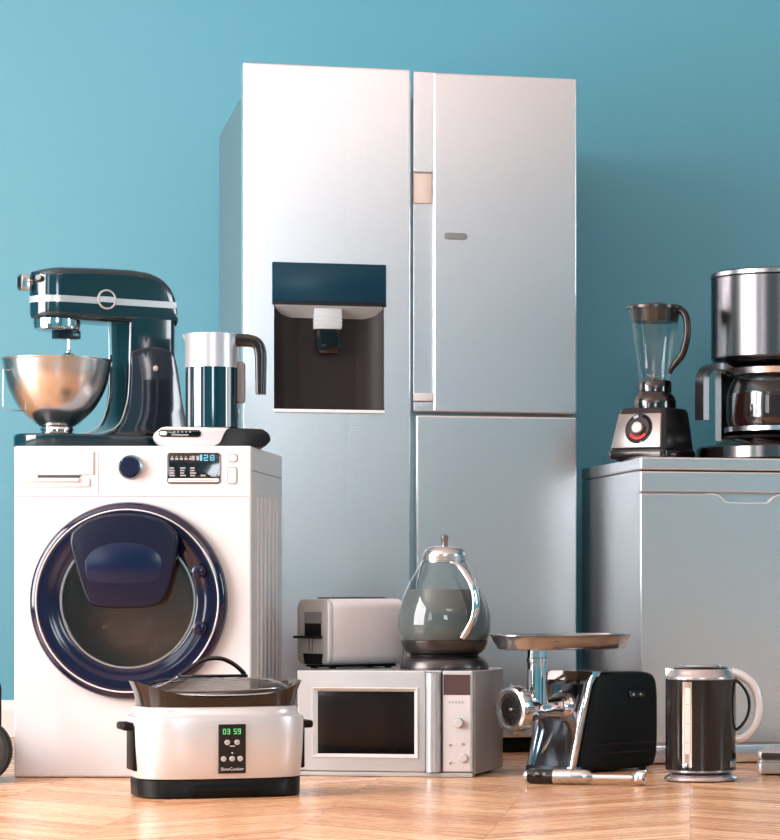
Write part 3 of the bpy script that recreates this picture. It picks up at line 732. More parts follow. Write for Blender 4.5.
# ------------------------------------------------------------------ meat grinder
def meat_grinder():
    rz = 45
    f = thing('meat_grinder', 'black electric meat grinder with chrome barrel and feeding tray, standing on the floor', 'meat grinder', (-.313, 7.45, 0), rz)
    # local: x (u) runs back along the long side, y (v) across (away to the left), z up; the chrome face is at u ~ 0
    L, Wd = .325, .165
    UZ = Matrix(((1, 0, 0, 0), (0, 0, 1, 0), (0, 1, 0, 0), (0, 0, 0, 1)))   # prism x->u, y->z, h->v
    prof = spline([(.030, .008), (.06, .13), (.088, .235), (.106, .260), (.14, .266), (.22, .267), (.285, .263), (.312, .250), (.322, .215), (.324, .13), (.322, .06), (.314, .024), (.295, .009), (.20, .006), (.10, .006)], 4)
    mb = MB(); mb.prism([(a, b) for a, b in prof], 0, Wd, .014, 4, M=UZ)
    body = mb.obj('housing', black_gl if False else mat('satin_black', (5, 5, 6), rough=.4, spec=.18), f, sharp=40)
    # grooves low on the side, switch
    for z in (.052, .075):
        mb = MB(); mb.tube([(.05+z*.2, -.0005, z), (.30, -.0005, z)], .0025, 8); mb.obj('side_trim', black_gl, body)
    mb = MB(); mb.prism(rrect(.060, .020, .0095, c=(.240, .205)), -.004, .006, .001, 2, M=UZ); sw = mb.obj('switch_plate', black_gl, body)
    mb = MB(); mb.box(.222, .229, -.005, -.003, .201, .208); mb.box(.248, .256, -.005, -.003, .201, .207, .001, 1); mb.obj('switch_mark', grey_pr, sw)
    # chrome front: bright frame round a recessed steel panel, sloping with the face
    fr = [(-.006, .004), (.014, .004), (.044, .13), (.074, .232), (.096, .262), (.078, .266), (.058, .240), (.024, .13)]
    mb = MB(); mb.prism(fr, -.004, .010, .003, 2, M=UZ); mb.obj('front_trim', chrome, f, sharp=40)
    mb = MB(); mb.prism(fr, Wd-.010, Wd+.004, .003, 2, M=UZ); mb.obj('front_trim', chrome, f, sharp=40)
    st = mat('dark_chrome_face', (150, 152, 158), metal=1, rough=.13)
    fp = [(.0, .004), (.030, .004), (.066, .13), (.094, .232), (.106, .258), (.085, .258), (.066, .232), (.036, .13)]
    mb = MB(); mb.prism(fp, .008, Wd-.008, .003, 2, M=UZ); fc = mb.obj('front_panel', st, f, sharp=40)
    mb = MB(); mb.prism([(-.012, .004), (.04, .004), (.04, .02), (-.007, .02)], .0, Wd, .003, 2, M=UZ); mb.obj('front_sill', st, f)
    mb = MB(); mb.prism([(.060, .245), (.080, .268), (.112, .268), (.105, .255)], .0, Wd, .003, 2, M=UZ); mb.obj('top_trim', chrome, f)
    # leaf-shaped chrome inlay
    lf = spline([(.0+.022, .036), (.040, .06), (.048, .09), (.050, .125), (.040, .105), (.028, .075)], 4)
    mb = MB(); mb.tube([(.006+z*.25, Wd-.030-(z-.03)*.45, z) for z in (.030, .05, .07, .09, .11)], [.002, .006, .008, .007, .003], 12); mb.obj('inlay', chrome, fc)
    # barrel: axis along u at v=Wd/2, z=.173
    va, za = Wd/2, .172
    U = Matrix(((0, 0, -1, .058), (0, 1, 0, va), (1, 0, 0, za), (0, 0, 0, 1)))      # lathe z -> -u
    mb = MB(); mb.lathe([(0, -.01), (.046, -.01), (.046, .012), (.042, .018), (.042, .02), (0, .02)], 48, M=U); cl = mb.obj('barrel_socket', chrome, f, sharp=30)
    mb = MB(); mb.lathe([(0, .018), (.030, .018)]+spline([(.030, .03), (.0275, .05), (.028, .09), (.032, .12), (.041, .145), (.046, .158)], 4)+[(.046, .175), (0, .175)], 48, M=U); br = mb.obj('barrel', chrome, f, sharp=40)
    mb = MB(); n = 12; 
    mb.lathe([(.045, .160), (.052, .160), (.060, .166), (.061, .180), (.058, .194), (.050, .197), (.043, .195), (.043, .170)], 60, M=U, closed=True)
    for i in range(8):
        a = 2*PI*i/8; mb.lathe([(0, .166), (.0075, .166), (.0075, .190), (0, .190)], 12, M=U @ T(.060*math.cos(a), .060*math.sin(a), 0))
    mb.obj('ring_nut', chrome_s, f, sharp=35)
    body_ = MB(); body_.lathe([(0, .176), (.0435, .176), (.0435, .191), (0, .191)], 48)
    holes = MB(); s_ = .0088
    for i in range(-5, 6):
        for j in range(-5, 6):
            x = (i+.5*(j % 2))*s_; y = j*s_*.866; d = math.hypot(x, y)
            if .007 < d < .038: holes.lathe([(0, .186), (.0033, .186), (.0033, .196), (0, .196)], 8, c=(x, y))
    hp = cut(body_, holes); bmesh.ops.transform(hp.bm, matrix=U, verts=hp.bm.verts)
    pl = hp.obj('hole_plate', mat('plate_steel', (120, 118, 118), metal=1, rough=.3), f, sharp=25)
    mb = MB(); mb.lathe([(0, .190), (.0065, .190), (.004, .196), (0, .197)], 16, M=U); mb.obj('centre_pin', chrome, pl)
    # feed tube and tray
    tx = .058-.100
    mb = MB(); mb.lathe([(0, .185), (.029, .185), (.0275, .20), (.0275, .292), (.030, .294), (.030, .304), (.0275, .306), (.0275, .336), (0, .336)], 48, c=(tx, va)); mb.obj('feed_tube', chrome, f, sharp=30)
    tr = []
    c = (tx+.088, va)
    for a, b, z in ((.030, .030, .328), (.175, .088, .326), (.194, .104, .329), (.205, .116, .350), (.210, .121, .362), (.214, .125, .3635), (.214, .125, .3665), (.207, .118, .3665), (.201, .112, .352), (.190, .100, .334), (.170, .084, .331), (.03, .03, .331)):
        tr.append(sup(a, b, 2.5, z=z, c=c))
    mb = MB(); mb.rings(tr); mb.obj('tray', mat('tray_steel', (170, 170, 172), metal=.9, rough=.18), f, sharp=50)
    for x in (.06, .29):
        for y in (.03, Wd-.03):
            mb = MB(); mb.lathe([(0, 0), (.011, 0), (.011, .010), (0, .010)], 16, c=(x, y)); mb.obj('foot', rubber, f)
meat_grinder()

# ------------------------------------------------------------------ hand blender lying on the floor
def hand_blender():
    a = Vector((-.415, 7.10, .0195)); b = Vector((-.108, 7.03, .0205))
    d = b-a; L = d.length; ang = math.degrees(math.atan2(d.y, d.x))
    f = thing('hand_blender', 'silver stick blender with black handle lying on the floor before the meat grinder', 'hand blender', (a.x, a.y, 0), ang)
    X = Matrix(((0, 0, 1, 0), (0, 1, 0, 0), (-1, 0, 0, .0195), (0, 0, 0, 1)))       # lathe z -> x
    s_ = L/123.0                                                               # metres per photo pixel along it
    mb = MB(); mb.lathe([(0, 0)]+spline([(.006, .0005), (.012, .003), (.0155, .008)], 3)+[(.0155, 8*s_), (0, 8*s_)], 32, M=X); mb.obj('end_cap', chrome_s, f, sharp=50)
    mb = MB(); mb.lathe([(0, 5*s_), (.0168, 5*s_)]+spline([(.0180, 8*s_), (.0192, 14*s_), (.0182, 20*s_), (.0186, 27*s_), (.0188, 31*s_)], 4)+[(0, 31*s_)], 32, M=X); hd = mb.obj('grip', black_gl, f, sharp=50)
    mb = MB(); mb.box(13*s_, 18*s_, -.019, -.010, .022, .030, .003, 2); mb.box(21*s_, 25*s_, -.019, -.010, .022, .030, .003, 2); mb.obj('button', grey_pl, hd)
    mb = MB(); mb.lathe([(0, 31*s_), (.0194, 31*s_), (.0195, 49.6*s_), (.0188, 50*s_), (.0188, 50.4*s_), (.0195, 50.8*s_), (.0193, 60*s_), (.0175, 64*s_), (.011, 68*s_), (.0075, 70*s_), (0, 70*s_)], 36, M=X); mb.obj('motor_body', chrome_s, f, sharp=30)
    mb = MB(); mb.lathe([(0, 68*s_), (.0068, 68*s_), (.0062, 110*s_), (0, 110*s_)], 24, M=X); mb.obj('shaft', mat('pale_shaft', (225, 222, 222), metal=.5, rough=.3), f)
    mb = MB(); mb.lathe([(.003, 108*s_), (.0085, 109*s_), (.016, 112*s_), (.0190, 116*s_), (.0193, 121*s_), (.0175, 121*s_), (.015, 115*s_), (.004, 112*s_)], 36, M=X, closed=True)
    mb2 = MB()
    for i in range(5):
        a_ = 2*PI*i/5+.3; mb2.box(.0, .0045, -.003, .003, 0, .0045, .001, 1, M=X @ Matrix.Rotation(a_, 4, 'Z') @ T(.0148, 0, 121*s_-.001))
    bl = mb.obj('bell', chrome, f, sharp=40); mb2.obj('bell_tip', chrome_s, bl)
    mb = MB(); mb.box(-.013, .013, -.003, .003, 117*s_, 118*s_, M=X); mb.lathe([(0, 110*s_), (.003, 110*s_), (.003, 120*s_), (0, 120*s_)], 12, M=X); mb.obj('blade', chrome, bl)
hand_blender()

# ------------------------------------------------------------------ electric kettle (brown-black, silver trim)
def electric_kettle():
    K = 394.5
    f = thing('electric_kettle', 'black and silver electric kettle with a curved pale handle, on the floor', 'kettle', (.0276, 7.225, 0), 0)
    def z(y): return max(0, H-(y-590)/K)
    sv = mat('kettle_silver', (190, 186, 188), metal=.85, rough=.22)
    mb = MB(); mb.lathe([(0, 0), (34/K, 0), (34/K, .003), (0, .003)], 64); mb.obj('base_ring', rubber, f)
    mb = MB(); mb.lathe([(0, .003), (36.5/K, .003), (36.9/K, .006), (36/K, .011), (32/K, .017), (30/K, .018), (0, .018)], 72); mb.obj('power_base', sv, f, sharp=35)
    r = 35.4/K; zb, zt = z(769), z(679)
    mb = MB(); mb.lathe([(0, .019), (29/K, .019), (31.5/K, .022), (34/K, zb-.004), (r, zb), (0, zb)], 72); mb.obj('foot_ring', sv, f, sharp=40)
    mb = MB(); mb.lathe([(0, zb+.0005), (r, zb+.0005), (r, zt-.0005), (0, zt-.0005)], 80); bd = mb.obj('body', mat('kettle_body', (22, 16, 15), rough=.13, coat=.3), f, sharp=40)
    mb = MB(); mb.lathe([(0, zt), (r, zt), (r+.0005, zt+.003)]+spline([(r, zt+.006), (33/K, zt+.014), (31/K, zt+.022), (29.5/K, zt+.026)], 4)+[(0, zt+.026)], 72)
    mb.rings([[(-r*.86, -.020, zt+.002), (-r*.86, .020, zt+.002), (-r*.80, .018, zt+.025), (-r*.80, -.018, zt+.025)], [(-r+.002, -.006, zt+.008), (-r+.002, .006, zt+.008), (-r-.001, .006, zt+.028), (-r-.001, -.006, zt+.028)]])
    mb.obj('collar', sv, f, sharp=35)
    mb = MB(); mb.lathe([(0, zt+.026), (27/K, zt+.026), (27.5/K, zt+.029), (25/K, zt+.032), (0, zt+.033)], 64); mb.obj('lid', black_gl, f, sharp=40)
    mb = MB(); mb.lathe([(0, zt+.0325), (21/K, zt+.0325), (20/K, zt+.036), (0, zt+.037)], 64); mb.obj('lid_disc', mat('lid_silver', (175, 180, 184), metal=.8, rough=.25), f)
    # water gauge on the front left
    def onr(px, rad): # angle on the cylinder for a pixel offset from the axis
        s_ = (px-701)/35.4; return math.asin(max(-1, min(1, s_)))
    for nm, x0, x1, y0, y1, e, m in (('gauge_bezel', 683.2, 692.0, 681, 765.5, .0018, chrome), ('water_gauge', 685.6, 690.8, 687, 752, .0032, mat('gauge_pale', (205, 200, 194), rough=.3))):
        mb = MB(); a0, a1 = onr(x0, r), onr(x1, r)
        o = [[((r+ee)*math.sin(a), -(r+ee)*math.cos(a), zz) for zz in (z(y1), z(y0))] for a in (a0, (a0+a1)/2, a1) for ee in (e,)]
        inn = [[((r-.002)*math.sin(a), -(r-.002)*math.cos(a), zz) for zz in (z(y1), z(y0))] for a in (a0, (a0+a1)/2, a1)]
        mb.rings([[o[0][0], o[1][0], o[2][0], inn[2][0], inn[1][0], inn[0][0]], [o[0][1], o[1][1], o[2][1], inn[2][1], inn[1][1], inn[0][1]]])
        g = mb.obj(nm, m, bd)
    mb = MB()
    am = onr(688, r)
    for yy in (703, 722, 741): mb.box(-.005, .005, -.0005, .0005, -.0008, .0008, M=T((r+.0034)*math.sin(am), -(r+.0034)*math.cos(am), z(yy)) @ Matrix.Rotation(am, 4, 'Z'))
    mb.obj('gauge_marks', grey_pr, g)
    mb = MB(); mb.box(-.013, .013, -.002, .002, -.008, .008, .002, 2, M=T((r+.002)*math.sin(1.05), -(r+.002)*math.cos(1.05), z(763)) @ Matrix.Rotation(1.05, 4, 'Z')); mb.obj('switch', sv, bd)
    # handle
    hp = [(30, 672), (42, 676), (53, 686), (58, 702), (56.5, 718), (49, 731), (39, 738), (33.5, 738)]
    pts = spline([((x)/K, -.008, z(y)) for x, y in hp], 6); n = len(pts)
    rr = [.0125-.0015*math.sin(PI*i/(n-1)) for i in range(n)]
    mb = MB(); mb.tube(pts, rr, 18, flat=.95, up=(0, 1, 0)); hd = mb.obj('handle', mat('handle_pale', (212, 211, 213), metal=.2, rough=.28), f, sharp=60)
    ip = spline([((x)/K, -.008, z(y)) for x, y in [(33, 679), (40, 684), (46.5, 694), (48.5, 706), (46, 717), (40, 726), (35, 730)]], 5)
    mb = MB(); mb.tube(ip, .0042, 10, up=(0, 1, 0), flat=1.8); mb.obj('handle_lining', brown_gl, hd)
electric_kettle()

# ------------------------------------------------------------------ low grey scale at the right edge
def waffle():
    f = thing('sandwich_maker', 'low grey appliance with a dark front strip, on the floor at the right edge', 'sandwich maker', (.172, 7.42, 0), -8)
    gm = mat('warm_grey_satin', (176, 170, 168), metal=.5, rough=.33)
    mb = MB(); mb.prism(rrect(.30, .24, .02, c=(.15, .12)), .004, .034, .005, 3); mb.obj('lower_shell', gm, f, sharp=40)
    mb = MB(); mb.prism(rrect(.296, .236, .02, c=(.15, .12)), .0335, .041, .001, 1); mb.obj('middle_seam', gm, f)
    mb = MB(); mb.prism(rrect(.30, .24, .02, c=(.15, .12)), .0405, .064, .007, 3); u = mb.obj('upper_shell', gm, f, sharp=40)
    mb = MB(); mb.box(.014, .27, -.003, .01, .043, .059, .002, 2); mb.obj('front_strip', mat('dark_strip', (62, 56, 60), rough=.3), u)
    mb = MB(); mb.box(.11, .19, -.03, .0, .044, .056, .004, 2); mb.obj('handle', black_pl, u)
    for x in (.03, .27):
        for y in (.03, .21):
            mb = MB(); mb.lathe([(0, 0), (.01, 0), (.01, .006), (0, .006)], 16, c=(x, y)); mb.obj('foot', rubber, f)
waffle()

# ------------------------------------------------------------------ vacuum cleaner at the left edge
def vacuum():
    K = 400.0; r = .0805
    xw = (-21.6-690)/K
    f = thing('vacuum_cleaner', 'dark vacuum cleaner, only its big wheel showing at the left edge of the floor', 'vacuum cleaner', (xw, 7.125, 0), 0)
    Y = Matrix(((1, 0, 0, 0), (0, 0, -1, 0), (0, 1, 0, r), (0, 0, 0, 1)))   # lathe z -> -y (towards camera)
    for s_ in (0, 1):
        My = T(-.07*s_, s_*.155, 0) @ Y
        mb = MB(); mb.lathe([(r-.014, -.03), (r-.004, -.03), (r, -.024), (r, -.004), (r-.004, .0), (r-.014, .0)], 64, M=My, closed=True); wh = mb.obj('wheel', rubber, f, sharp=40)
        mb = MB(); mb.lathe([(0, -.025), (r-.014, -.025), (r-.014, -.008), (r-.022, -.005), (.02, -.002), (0, -.001)], 64, M=My); hb = mb.obj('hub', mat('smoky_hub', (58, 55, 50), rough=.3), wh, sharp=40)
    mb = MB()
    mb.rings([sup(.12, .050, 3, z=.030, c=(-.14, .08)), sup(.17, .062, 3, z=.045, c=(-.16, .08)), sup(.18, .062, 3, z=.075, c=(-.165, .08)), sup(.15, .055, 2.6, z=.105, c=(-.17, .08)), sup(.09, .040, 2.4, z=.122, c=(-.18, .08)), sup(.01, .01, 2, z=.126, c=(-.18, .08))])
    mb.obj('body', navy_d, f, sharp=60)
    mb = MB(); mb.tube([(-.02, .08, r), (-.0, .08, .10), (.030, .06, .115)], .012, 12); mb.obj('axle_arm', black_pl, f)
    mb = MB(); mb.tube(spline([(.036, .06, .105), (.036, .06, .20), (.034, .06, .245), (.01, .065, .27), (-.05, .07, .275), (-.12, .075, .25), (-.15, .08, .11)], 6), .007, 12); mb.obj('carry_handle', black_pl, f)
vacuum()

# ------------------------------------------------------------------ jug blender on the dishwasher
ZD = .851
def jug_blender():
    K = 349.7
    f = thing('jug_blender', 'dark jug blender with glass jar and red-lit dial, on the dishwasher', 'blender', (-.108, 8.15, ZD), -30)
    def z(y): return H+(590-y)/K-ZD
    gun = mat('gunmetal', (52, 50, 52), metal=.7, rough=.25)
    zt = z(408.5)
    # tapered housing in the rotated frame: front face at -y
    def sq(w_, d_, zz, r, cy=0.0): return [(x, y, zz) for x, y in rrect(w_, d_, r, 5, (0, cy))]
    mb = MB(); mb.rings([sq(.190, .178, .003, .018), sq(.196, .184, .010, .02), sq(.196, .184, .026, .02), sq(.184, .174, .034, .02)]); mb.obj('base', mat('blender_black', (30, 25, 27), rough=.2, coat=.3, metal=.3), f, sharp=40)
    mb = MB(); mb.rings([sq(.184, .174, .033, .018), sq(.172, .160, .09, .018, .004), sq(.158, .142, zt-.012, .018, .010), sq(.148, .132, zt-.002, .016, .010), sq(.13, .115, zt, .014, .010)]); hs = mb.obj('housing', gun, f, sharp=40)
    # front plate lying on the sloping front
    al = math.atan2((.087-.061)+0, zt-.045)
    Mp = T(0, -.088, .034) @ Matrix.Rotation(-al, 4, 'X')
    hh = zt-.050
    w0, w1 = .082, .070
    mb = MB(); mb.prism([(-w0, 0), (w0, 0), (w1, hh), (-w1, hh)], -.004, .006, .003, 2, M=Mp @ FRONT); fp = mb.obj('front_plate', mat('champagne_steel', (150, 144, 142), metal=.8, rough=.3), f, sharp=30)
    mb = MB(); mb.lathe([(.034, .004), (.044, .004), (.044, .008), (.041, .009), (.034, .007)], 48, M=Mp @ FRONT @ T(.004, hh*.55, 0), closed=True); mb.obj('dial_rim', black_gl, fp)
    mb = MB(); mb.lathe([(0, .004), (.036, .004), (.036, .007), (0, .007)], 48, M=Mp @ FRONT @ T(.004, hh*.55, 0)); mb.obj('dial_back', mat('dark_red_gloss', (40, 12, 12), rough=.15, coat=.6), fp)
    arc = []
    for i in range(13):
        a = R(215+110*i/12); arc.append((.0285*math.cos(a), .0285*math.sin(a), .0078))
    mb = MB(); mb.tube(arc, .0048, 8, M=Mp @ FRONT @ T(.004, hh*.55, 0), flat=.4); mb.obj('red_light', mat('red_glow', (200, 20, 12), emit=(220, 14, 8), es=.35), fp)
    mb = MB(); mb.lathe([(0, .006), (.019, .006), (.018, .018), (.015, .020), (0, .020)], 36, M=Mp @ FRONT @ T(.004, hh*.55, 0)); mb.box(-.0012, .0012, .006, .016, .0195, .0208, M=Mp @ FRONT @ T(.004, hh*.55, 0)); mb.obj('dial_knob', mat('dial_grey', (150, 146, 144), metal=.7, rough=.3), fp)
    # collars
    ox, oy = .004, .008
    mb = MB(); mb.lathe([(0, zt-.002), (.062, zt-.002), (.063, z(402)), (.058, z(397)), (.050, z(394)), (.047, z(391.5)), (0, z(391.5))], 48, c=(ox, oy)); mb.obj('lower_collar', mat('collar_dark', (80, 78, 78), metal=1, rough=.16), f, sharp=30)
    mb = MB(); mb.lathe([(0, z(392)), (.049, z(392)), (.049, z(383)), (.046, z(381)), (0, z(381))], 48, c=(ox, oy)); mb.obj('jar_collar', MATS['collar_dark'], f, sharp=30)
    out = spline([(.046, z(381)), (.050, z(372)), (.056, z(355)), (.066, z(330)), (.076, z(309))], 5)
    inn = [(r-.003, zz) for r, zz in out[::-1]]
    mb = MB(); mb.lathe(out+inn, 64, closed=True, c=(ox, oy)); mb.obj('jar', glass, f, sharp=60)
    mb = MB(); mb.lathe([(0, z(381.5)), (.016, z(381.5)), (.006, z(377)), (0, z(376))], 20, c=(ox, oy))
    for k in range(4):
        a = k*PI/2+.4; mb.box(0, .026, -.004, .004, -.0008, .0008, M=T(ox, oy, z(377.5)) @ Matrix.Rotation(a, 4, 'Z') @ Matrix.Rotation(R(-20), 4, 'Y'))
    mb.obj('blades', chrome_s, f)
    mb = MB(); mb.lathe([(0, z(322)), (.066, z(322)), (.0725, z(309.5)), (.080, z(309.3)), (.080, z(306.5)), (.074, z(305.5)), (.022, z(305)), (.021, z(302.8)), (0, z(302.8))], 56, c=(ox, oy)); mb.obj('lid', mat('lid_dark', (62, 56, 56), metal=.4, rough=.22), f, sharp=30)
    # handle points right in the picture; local frame is turned by -30
    ca, sa = math.cos(R(30-20)), math.sin(R(30-20))
    hp = [(22, 311), (28, 311.5), (32.5, 318), (34, 330), (32.5, 343), (28.5, 355), (22, 363), (17.5, 369), (16, 374)]
    pts = spline([(ox+q_/K*ca*1.02, oy+q_/K*sa*1.02, z(y)) for q_, y in hp], 5); n = len(pts)
    rr = [.0105 if i < n*.72 else .0105-.006*(i-n*.72)/(n*.28) for i in range(n)]
    mb = MB(); mb.tube(pts, rr, 14, up=(0, 1, 0)); mb.obj('handle', mat('handle_dark', (50, 42, 42), metal=.5, rough=.2), f, sharp=60)
    mb = MB()
    for x in (-.07, .07):
        for y in (-.06, .06): mb.lathe([(0, 0), (.011, 0), (.011, .004), (0, .004)], 12, c=(x, y))
    mb.obj('feet', rubber, f)
jug_blender()

# ------------------------------------------------------------------ coffee maker on the dishwasher
def coffee_maker():
    K = 346.7; r = .2075
    f = thing('coffee_maker', 'large steel drum coffee maker with glass carafe, on the dishwasher at the right edge', 'coffee maker', (.268, 8.23, ZD), 0)
    def z(y): return max(0, H+(590-y)/K-ZD)
    st = mat('drum_brushed', (104, 101, 102), metal=1, rough=.22, noise=.03, nscale=8, stretch=(1, 1, 30))
    mb = MB(); mb.lathe([(0, 0), (.242, 0), (.25, .006), (.25, z(449.5)), (.243, z(447.5)), (.20, z(446)), (.185, z(441)), (.180, z(440)), (0, z(440))], 80); mb.obj('base', mat('base_dark_steel', (110, 106, 106), metal=1, rough=.18), f, sharp=35)
    mb = MB(); mb.lathe([(0, z(440)), (.175, z(440)), (.172, z(437)), (0, z(437))], 64); mb.obj('warming_plate', black_pl, f)
    # back column
    mb = MB(); ring = []
    for zz in (z(441), z(363)):
        ring.append([(.195*math.cos(a), .195*math.sin(a), zz) for a in [R(-2+184*i/24) for i in range(25)]]+[(.178*math.cos(a), .178*math.sin(a), zz) for a in [R(182-184*i/24) for i in range(25)]])
    mb.rings(ring); mb.obj('back_column', mat('column_grey', (120, 118, 118), metal=.8, rough=.3), f, sharp=40)
    # upper drum
    mb = MB(); mb.lathe([(0, z(362)), (r-.006, z(362)), (r, z(359.5)), (r, z(281)), (0, z(281))], 96); mb.obj('drum', st, f, sharp=30)
    mb = MB(); mb.lathe([(0, z(368)), (.150, z(368)), (r-.012, z(365)), (r-.004, z(361.9)), (0, z(361.9))], 80); mb.obj('drum_underside', black_gl, f, sharp=40)
    mb = MB(); mb.lathe([(0, z(281)), (r-.004, z(281)), (r-.004, z(279.2)), (0, z(279.2))], 80); mb.obj('lid_gap', black_pl, f)
    mb = MB(); mb.lathe([(0, z(279.2)), (r+.001, z(279.2)), (r+.001, z(275.5)), (r-.008, z(273.5)), (.10, z(272)), (0, z(271.6))], 96); mb.obj('lid', mat('lid_steel', (150, 148, 150), metal=1, rough=.25), f, sharp=30)
    # carafe: rests on the warming plate, a thing of its own in use but always moved out on purpose
    c = thing('carafe', 'glass coffee carafe half full of dark coffee, on the coffee maker plate', 'carafe', (.268, 8.19, ZD+z(437)), 0)
    zo = z(437)
    def q(y): return z(y)-zo
    out = spline([(.128, q(436.2)), (.150, q(433)), (.163, q(424)), (.165, q(410)), (.162, q(394)), (.150, q(382)), (.136, q(376))], 5)
    mb = MB(); mb.lathe([(0, .001)]+out+[(x-.003, y) for x, y in out[::-1]][:-2]+[(.12, .005), (0, .005)], 72); mb.obj('glass_body', glass, c, sharp=60)
    lvl = q(395.5); cp = [(x-.0036, y) for x, y in out if y < lvl and y > .006]
    mb = MB(); mb.lathe([(0, cp[0][1])]+cp+[(cp[-1][0], lvl), (0, lvl)], 72); mb.obj('coffee', mat('coffee', (44, 20, 17), rough=.15), c, sharp=50)
    mb = MB(); mb.lathe([(.166, q(433.5)), (.170, q(433.5)), (.170, q(429)), (.166, q(429))], 72, closed=True); mb.obj('lower_band', chrome_s, c)
    mb = MB(); mb.lathe([(.130, q(378)), (.160, q(377)), (.163, q(371)), (.150, q(369.4)), (.130, q(369.4))], 72, closed=True); mb.obj('upper_band', chrome_s, c)
    mb = MB(); mb.lathe([(0, q(375)), (.140, q(375)), (.145, q(370)), (0, q(370))], 64); mb.obj('carafe_lid', black_pl, c)
    hp = [(-.150, -.06, q(374)), (-.185, -.085, q(370)), (-.215, -.10, q(371.5)), (-.232, -.105, q(380)), (-.234, -.105, q(395)), (-.234, -.105, q(423))]
    pts = spline(hp, 5)
    mb = MB(); ring = []
    dx = Vector((-.85, -.5, 0)).normalized(); sd = Vector((.5, -.85, 0))
    Pn = [Vector(p) for p in pts]
    for i, p in enumerate(Pn):
        t = (Pn[min(i+1, len(Pn)-1)]-Pn[max(i-1, 0)]).normalized(); nrm = t.cross(sd).normalized()
        ring.append([tuple(p+sd*a+nrm*b) for a, b in ((-.024, -.009), (.024, -.009), (.024, .009), (-.024, .009))])
    mb.rings(ring); mb.obj('handle', mat('handle_graphite', (34, 34, 37), rough=.25, coat=.3), c, sharp=40)
coffee_maker()

